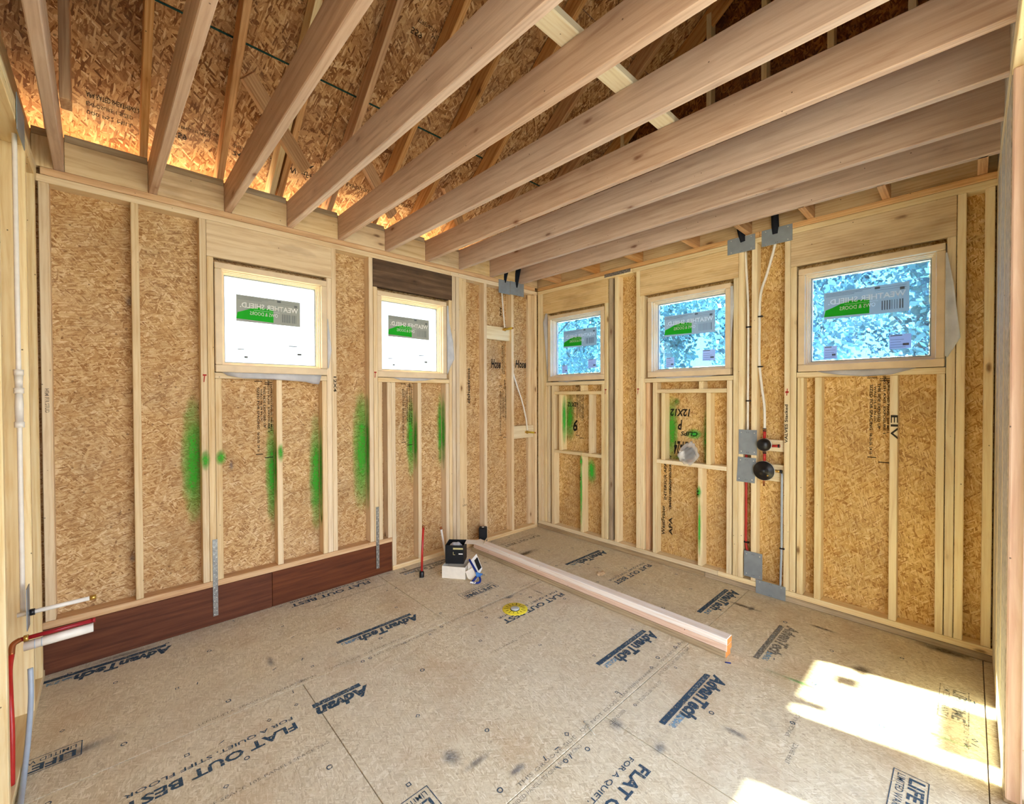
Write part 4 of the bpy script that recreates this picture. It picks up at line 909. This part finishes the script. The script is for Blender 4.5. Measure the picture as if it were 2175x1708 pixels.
# black insulated lines passing up into the attic
for nm, pts, r, lab in (('pipe_sleeve', [A.p(-.50, .02, 2.69), A.p(-.49, -.0, 2.80), A.p(-.45, -.05, 3.0), A.p(-.43, -.10, 3.25)], .022, 'thin black foam sleeve rising from left corner plate'),
        ('pipe_sleeve', [A.p(-.33, .02, 2.69), A.p(-.325, .0, 2.80), A.p(-.32, -.05, 3.0), A.p(-.315, -.12, 3.3)], .027, 'thick black foam sleeve rising from right corner plate'),
        ('pipe_sleeve', [B.p(2.185, .012, 2.69), B.p(2.17, -.005, 2.78), B.p(2.14, -.02, 2.95), B.p(2.12, -.04, 3.2)], .024, 'black foam sleeve above plate by middle window'),
        ('pipe_sleeve', [B.p(2.405, .012, 2.69), B.p(2.405, -.005, 2.78), B.p(2.403, -.02, 2.95), B.p(2.40, -.04, 3.2)], .024, 'black foam sleeve above plate by largest window')):
    pts = [Vector(p) for p in pts]; t = thing(nm, pts[0], lab, 'pipe sleeve', 'black foam pipe sleeves')
    tube('foam', smooth_path(pts), r, M['black_foam'], t); tube('inner_pipe', smooth_path(pts[-2:]+[pts[-1]+Vector((0, 0, .08))]), r*.5, M['pex_white'], t)
# stub-outs through the near left wall
t = thing('stub_out_pipe', (XL, -.594, .563), 'white capped stub pipe sticking out of left wall, upper', 'pipe')
tube('pipe_run', [(XL-.03, -.594, .563), (XL+.195, -.594, .566)], .0095, M['pex_white'], t); tube('end_cap', [(XL+.193, -.594, .566), (XL+.215, -.594, .5663)], .0105, M['brass'], t)
tube('crimp_ring', [(XL+.006, -.594, .563), (XL+.022, -.594, .5633)], .014, M['black'], t); boxp('support_bracket', (XL+.001, -.64, .50), (XL+.004, -.56, .68), M['steel'], t)
t = thing('stub_out_pipe', (XL, -.715, .497), 'crimson stub pipe resting on white sleeve at left wall', 'pipe')
tube('pipe_run', [(XL-.01, -.715, .500), (XL+.205, -.715, .504)], .0085, M['pex_dark_red'], t); tube('crimp_ring', [(XL-.0, -.715, .50), (XL+.014, -.715, .5003)], .013, M['brass'], t)
tube('end_cap', [(XL+.203, -.715, .504), (XL+.214, -.715, .5042)], .010, M['pex_dark_red'], t)
tube('elbow', smooth_path([(XL-.01, -.715, .50), (XL-.028, -.73, .492), (XL-.03, -.75, .46)]), .010, M['copper'], t)
t = thing('stub_out_pipe', (XL, -.715, .468), 'thick white sleeve stub under the crimson pipe', 'pipe')
tube('pipe_run', [(XL+.0, -.715, .468), (XL+.207, -.715, .472)], .019, M['pex_white'], t)
for xx in (.03, .05): tube('print_ring', [(XL+xx, -.715, .4686), (XL+xx+.003, -.715, .4687)], .0194, M['pex_blue'], t)
pipe('water_pipe', [(XL-.03, -.75, .46), (XL-.03, -.80, .42), (XL-.02, -.88, .35), (XL-.012, -.93, .22), (XL-.012, -.95, .05)], .009, 'pex_red', 'red pipe curving down near left wall below the stubs')
pipe('water_pipe', [(XL+.008, -.62, .33), (XL+.012, -.66, .22), (XL+.012, -.76, .10), (XL+.012, -.90, .02), (XL+.02, -1.1, .015)], .009, 'pex_blue', 'grey blue pipe curling to the floor at left wall')
t = pipe('water_pipe', [(XL-.02, -.53, 2.70), (XL-.02, -.53, 2.62), (XL-.02, -.53, 1.9), (XL-.02, -.53, 1.2), (XL-.02, -.53, .75), (XL-.02, -.53, .55)], .0085, 'pex_white', 'tall white pipe running up left wall with valve coupling')
tube('coupling', [(XL-.02, -.53, 1.52), (XL-.02, -.53, 1.545), (XL-.02, -.53, 1.5451), (XL-.02, -.53, 1.60), (XL-.02, -.53, 1.6001), (XL-.02, -.53, 1.625)], [.016, .016, .012, .014, .016, .016], M['pex_white'], t)
tube('coupling', [(XL-.02, -.53, 1.37), (XL-.02, -.53, 1.395), (XL-.02, -.53, 1.3951), (XL-.02, -.53, 1.47), (XL-.02, -.53, 1.52)], [.016, .016, .013, .014, .012], M['pex_white'], t)
# floor stub-ups
t = thing('stub_up_pipe', (-1.70, -.285, 0), 'red stub pipe standing up from the floor by boxes', 'pipe')
tube('pipe_run', [(-1.703, -.283, .03), (-1.690, -.27, .20), (-1.672, -.262, .405)], .0095, M['pex_red'], t); tube('end_cap', [(-1.672, -.262, .400), (-1.671, -.2615, .418)], .011, M['copper'], t)
lathe('base_collar', [(.020, 0), (.020, .04), (.014, .05), (0, .05)], M['black'], t, Matrix.Translation((-1.703, -.283, .0)), 14)
t = thing('stub_up_pipe', (-1.34, -.10, 0), 'white stub pipe standing behind the black open box', 'pipe')
tube('pipe_run', [(-1.335, -.10, .0), (-1.352, -.10, .10), (-1.388, -.10, .295)], .0095, M['pex_white'], t); tube('end_cap', [(-1.387, -.10, .290), (-1.391, -.10, .310)], .011, M['copper'], t)

# ------------------------------------------------------------------ LUMBER STACK ON THE FLOOR
for nm, lo, hi, mt, lab in (('treated_board', (-1.036, -2.450, .0), (-.962, -.10, .038), 'treated', 'greenish treated board at bottom of the floor lumber stack'),
        ('lumber_board', (-1.032, -2.456, .0385), (-.960, -.12, .076), 'pink_pine', 'pinkish board in the middle of floor lumber stack'),
        ('lumber_board', (-1.033, -2.457, .0765), (-.961, -.14, .114), 'white_pine', 'pale white board on top of floor lumber stack')):
    o = board(nm, lo, hi, M[mt], None, .003); tag(o, lab, 'board', 'boards stacked on the floor')
    e = boxp('end_grain', (lo[0]+.003, lo[1]-.0008, lo[2]+.003), (hi[0]-.003, lo[1]+.001, hi[2]-.003), M['end_grain'], None)
    e.parent = o; e.matrix_parent_inverse = o.matrix_basis.inverted()

# ------------------------------------------------------------------ YELLOW FLANGE
t = thing('test_flange', (-1.514, -1.212, 0), 'round yellow slotted flange with grey hub on floor', 'floor flange')
T0 = Matrix.Translation((-1.514, -1.212, 0))
lathe('flange_disc', [(.0, .0005), (.088, .0005), (.089, .004), (.084, .006), (.036, .007), (.034, .012), (0, .012)], M['yellow'], t, T0, 40)
lathe('hub', [(.030, .010), (.030, .016), (.026, .018), (0, .018)], M['hub'], t, Matrix.Translation((-1.524, -1.222, 0)), 24)
lathe('hub_ring', [(.033, .008), (.033, .0125), (.030, .0125)], M['black'], t, Matrix.Translation((-1.524, -1.222, 0)), 24)
bm = bmesh.new()
for k in range(14):
    a = k*6.2832/14+.2; r0, r1 = (.045, .078) if k % 2 else (.05, .070); w = .0020
    c, s = math.cos(a), math.sin(a)
    bm.faces.new([bm.verts.new((-1.514+r*c-q*s, -1.212+r*s+q*c, .0074)) for r, q in ((r0, -w), (r1, -w), (r1, w), (r0, w))])
kid(mobj('slots', bm, M['hole'], t))

# ------------------------------------------------------------------ BOXES
def carton(name, loc, rz, w, l, h, mat, label, cat, flaps=(), inner=None, th=.002):
    t = thing(name, loc, label, cat); t.rotation_euler = (0, 0, rz)
    def part(nm, bm, mt):
        o = mobj(nm, bm, mt, t); return o
    bm = bmesh.new()
    add_box(bm, (-w/2, -l/2, 0), (w/2, l/2, th)); add_box(bm, (-w/2, -l/2, th), (-w/2+th, l/2, h)); add_box(bm, (w/2-th, -l/2, th), (w/2, l/2, h))
    add_box(bm, (-w/2+th, -l/2, th), (w/2-th, -l/2+th, h)); add_box(bm, (-w/2+th, l/2-th, th), (w/2-th, l/2, h))
    part('box_body', bm, mat); return t
RZ = math.atan2(-.160, .117)          # front face runs along the measured base edge
e = Vector((math.cos(RZ), math.sin(RZ), 0)); f = Vector((-math.sin(RZ), math.cos(RZ), 0))
base = Vector((-1.590, -.413, 0))
wc = base+e*.100+f*.085
wbx = carton('white_box', (wc.x, wc.y, 0), RZ, .20, .17, .098, M['white_card'], 'open low white cardboard box under the black one', 'box')
kx = base+e*.262+f*.0
fl = thing('carton_sleeve', kx, 'tilted white carton with dark print leaning on white box', 'box')
sheet('carton_face', [kx+f*.005+Vector((0,0,.02))-e*.045, kx+e*.03+Vector((0,0,.0)), kx+e*.075+f*.03+Vector((0,0,.09)), kx+e*.01+f*.09+Vector((0,0,.185)), kx-e*.055+f*.06+Vector((0,0,.11))], .0025, M['white'], fl)
sheet('dark_print', [kx+e*.047+f*.020+Vector((0,0,.075)), kx+e*.070+f*.030+Vector((0,0,.10)), kx+e*.022+f*.076+Vector((0,0,.165)), kx+e*.000+f*.060+Vector((0,0,.14))], .0008, M['black_card'], fl).location = -f*.006
sheet('carton_end', [kx-e*.06+f*.0+Vector((0,0,.065)), kx-e*.035-f*.01+Vector((0,0,.015)), kx+e*.01-f*.015+Vector((0,0,.0)), kx+e*.035-f*.01+Vector((0,0,.05)), kx+e*.0+f*.005+Vector((0,0,.10))], .0025, M['white_card'], fl)
st = thing('blue_strap', kx+e*.06-f*.03, 'blue webbing strap with light blue buckle draped on carton', 'strap')
tube('webbing', smooth_path([kx-e*.04+f*.045+Vector((0,0,.150)), kx+e*.0+f*.01+Vector((0,0,.115)), kx+e*.035-f*.01+Vector((0,0,.075)), kx+e*.05-f*.02+Vector((0,0,.045))]), .0085, M['blue_strap'], st, 8)
tube('webbing', smooth_path([kx+e*.05-f*.02+Vector((0,0,.05)), kx+e*.03-f*.035+Vector((0,0,.03)), kx+e*.015-f*.05+Vector((0,0,.012)), kx+e*.01-f*.07+Vector((0,0,.008))]), .009, M['blue_strap'], st, 8)
tube('webbing', smooth_path([kx+e*.06-f*.02+Vector((0,0,.05)), kx+e*.075-f*.035+Vector((0,0,.025)), kx+e*.07-f*.055+Vector((0,0,.010)), kx+e*.03-f*.075+Vector((0,0,.010))]), .008, M['blue_strap'], st, 8)
sheet('buckle', [kx+e*.035-f*.025+Vector((0,0,.082)), kx+e*.045-f*.03+Vector((0,0,.045)), kx+e*.075-f*.03+Vector((0,0,.050)), kx+e*.098-f*.03+Vector((0,0,.072)), kx+e*.07-f*.025+Vector((0,0,.074))], .010, M['blue_light'], st)
sheet('white_tag', [kx+e*.000-f*.078+Vector((0,0,.008)), kx+e*.045-f*.082+Vector((0,0,.008)), kx+e*.048-f*.070+Vector((0,0,.016)), kx+e*.002-f*.066+Vector((0,0,.016))], .003, M['white'], st)
# black box, open, tipped slightly, standing on the white box
bb = carton('black_box', (wc.x+.0+.028, wc.y+.045, .099), RZ+.12, .155, .150, .155, M['black_card'], 'open glossy black box stacked on the white box', 'box')
bb.rotation_euler = (0.0, 0.0, RZ+.12)
def loc_sheet(nm, pts, mt, par, th=.0012):
    bm = bmesh.new(); P = [Vector(p) for p in pts]; n = (P[1]-P[0]).cross(P[2]-P[0]).normalized()*th
    a = [bm.verts.new(p) for p in P]; b = [bm.verts.new(p+n) for p in P]; bm.faces.new(a); bm.faces.new(b[::-1]); k = len(P)
    for i in range(k): bm.faces.new((a[i], a[(i+1) % k], b[(i+1) % k], b[i]))
    bmesh.ops.recalc_face_normals(bm, faces=bm.faces); return mobj(nm, bm, mt, par)
loc_sheet('grey_flap', [(.0775, .075, .155), (.0775, -.03, .155), (.235, -.03, .150), (.235, .075, .150)], M['white_card'], bb)
loc_sheet('grey_flap', [(.235, -.03, .150), (.235, .075, .150), (.262, .075, .185), (.262, -.03, .185)], M['white_card'], bb)
loc_sheet('gold_print', [(-.012, -.0765, .120), (.072, -.0765, .120), (.072, -.0765, .135), (-.012, -.0765, .135)], M['gold'], bb, .0004)
loc_sheet('gold_print', [(.035, -.0765, .080), (.070, -.0765, .080), (.070, -.0765, .088), (.035, -.0765, .088)], M['white'], bb, .0004)
loc_sheet('gold_print', [(-.012, -.0765, .075), (.006, -.0765, .075), (.006, -.0765, .079), (-.008, -.0765, .079), (-.008, -.0765, .100), (-.012, -.0765, .100)], M['gold'], bb, .0004)
bg = thing('wrapping_paper', (wc.x+.02, wc.y+.04, .23), 'crumpled translucent white paper inside the black box', 'paper')
bm = bmesh.new(); bmesh.ops.create_icosphere(bm, subdivisions=3, radius=.05)
for v in bm.verts: v.co = Vector((v.co.x*1.0, v.co.y*.9, v.co.z*.55))*(1+.25*math.sin(v.co.x*120+v.co.z*80)*math.sin(v.co.y*95))
mobj('paper', bm, plain('tissue_paper', (190, 192, 200), .5), bg)
# black canister by the wall
cn = thing('black_canister', (-.865, -.062, 0), 'upright black square canister with white dot by the wall', 'canister')
cn.rotation_euler = (0, 0, -.75)
bm = bmesh.new(); add_box(bm, (-.040, -.040, .114*0), (.040, .040, .190), .008); mobj('canister_body', bm, M['black_card'], cn)
bm = bmesh.new(); add_box(bm, (-.043, -.043, 0), (.043, .043, .03), .006); mobj('base', bm, M['black_card'], cn)
bm = bmesh.new(); lathe_bm(bm, [(0, .1912), (.012, .1912), (.012, .190)], 14, Matrix.Translation((.0, .0, 0))); mobj('white_dot', bm, M['white'], cn)
# small things on the floor
t = thing('crumpled_wrapper', (-.594, -1.291, 0), 'small crumpled clear and tan wrapper beyond the lumber', 'wrapper')
bm = bmesh.new(); bmesh.ops.create_icosphere(bm, subdivisions=2, radius=.03)
for v in bm.verts: v.co = Vector((v.co.x*1.4, v.co.y, v.co.z*.55+.014))*(1+R.uniform(-.25, .25))
mobj('wrapper_film', bm, plain('tan_wrapper', (206, 176, 138), .4), t)
t = thing('loose_nail', (-2.015, -2.23, .002), 'long bright loose nail lying across the floor seam', 'nail')
tube('shank', [(-2.004, -2.191, .003), (-2.031, -2.268, .003)], .0016, M['screw'], t, 6); tube('head', [(-2.0035, -2.1895, .003), (-2.0042, -2.1915, .003)], .004, M['strap'], t, 8)
t = thing('carpenter_pencil', (-1.06, -2.47, .003), 'short blue marker stroke stub beside lumber end', 'pencil')
tube('pencil_body', [(-1.075, -2.462, .004), (-1.060, -2.488, .004)], .003, M['blue_strap'], t, 6)
# clear bag with fittings on the niche shelf
t = thing('fittings_bag', B.p(1.76, .03, .935), 'clear plastic bag of black fittings on niche shelf', 'bag')
bm = bmesh.new(); bmesh.ops.create_icosphere(bm, subdivisions=4, radius=1)
for v in bm.verts:
    c = v.co.copy(); k = 1+.10*math.sin(c.x*7+c.z*5)+.07*math.sin(c.y*11+c.z*9)
    top = max(0, c.z); v.co = B.p(1.76+(-c.y)*.085*k*(1-.35*top)+.03*top, -.012+c.x*.035*k*(1-.5*top), 1.005+c.z*.082*k*(1+.35*top))
for f_ in bm.faces: f_.smooth = True
kid(mobj('clear_bag', bm, M['bag'], t))
rot = Vector((0, 0, 1)).rotation_difference(Vector((-1, 0.2, .2)).normalized()).to_matrix().to_4x4()
lathe('black_fitting', [(.052, -.010), (.052, .008), (.046, .012), (.02, .013), (.0, .013)], M['black'], t, Matrix.Translation(B.p(1.775, -.012, 1.015)) @ rot, 24)
boxp('paper_insert', tuple(B.p(1.690, -.022, .965)), tuple(B.p(1.735, -.018, 1.03)), M['white'], t)
tube('copper_fitting', [B.p(1.76, -.015, .952), B.p(1.80, -.018, .956)], .012, M['copper'], t)

# ------------------------------------------------------------------ OUTSIDE
gr = bmesh.new(); vs = [gr.verts.new(v) for v in ((-60, -60, -.9), (60, -60, -.9), (60, 60, -.9), (-60, 60, -.9))]; gr.faces.new(vs)
tag(mobj('ground', gr, M['ground']), kind='structure')
def tree(x, y, h, r, lm, label, seed):
    rr = random.Random(seed); t = thing('tree', (x, y, -.9), label, 'tree', 'trees beyond the right-hand windows')
    tube('trunk', smooth_path([(x, y, -.9), (x+.15, y+.1, h*.35), (x-.1, y, h*.7)]), .16, M['bark'], t, 8)
    for k in range(4):
        a = rr.uniform(0, 6.28); z = h*rr.uniform(.2, .55)
        tube('branch', [(x, y, z), (x+math.cos(a)*r*.7, y+math.sin(a)*r*.7, z+h*.2)], [.07, .02], M['bark'], t, 6)
    bm = bmesh.new()
    for k in range(6500):
        a = rr.uniform(0, 6.28); u = rr.uniform(-1, 1); q = rr.uniform(.35, 1)**.5
        c = Vector((x+r*q*math.sqrt(1-u*u)*math.cos(a), y+r*q*math.sqrt(1-u*u)*math.sin(a), h*.55+h*.5*q*u))
        s = rr.uniform(.06, .15); n1 = Vector((rr.uniform(-1, 1), rr.uniform(-1, 1), rr.uniform(-1, 1))).normalized(); n2 = n1.orthogonal().normalized(); n3 = n1.cross(n2)
        bm.faces.new([bm.verts.new(c+n2*s*a1+n3*s*.6*b1) for a1, b1 in ((-1, 0), (0, -1), (1, 0), (0, 1))])
    kid(mobj('foliage', bm, M[lm], t))
for i, (x, y, h, r, lm, lab) in enumerate([(13.0, 11.6, 9.0, 2.5, 'leaf_a', 'pale tree seen at left edge of smallest right window'), (13.0, 6.3, 9.5, 2.5, 'leaf_b', 'tree with sky gaps behind right half of smallest window'),
        (13.0, 1.1, 9.8, 2.5, 'leaf_a', 'tree seen through the middle right window'), (13.0, -4.1, 10.0, 2.5, 'leaf_b', 'tree seen through the largest window'), (13.0, 16.9, 9.0, 2.5, 'leaf_b', 'tree farthest left beyond the smallest window'),
        (18.5, 9.0, 12.5, 2.7, 'leaf_a', 'taller back tree showing between two front trees'), (18.5, 3.4, 13.0, 2.7, 'leaf_b', 'taller back tree behind the middle window'), (18.5, -2.2, 13.0, 2.7, 'leaf_a', 'taller back tree behind the largest window'), (18.5, 14.8, 12.0, 2.7, 'leaf_b', 'taller back tree at the far left end')]):
    tree(x, y, h, r, lm, lab, i)
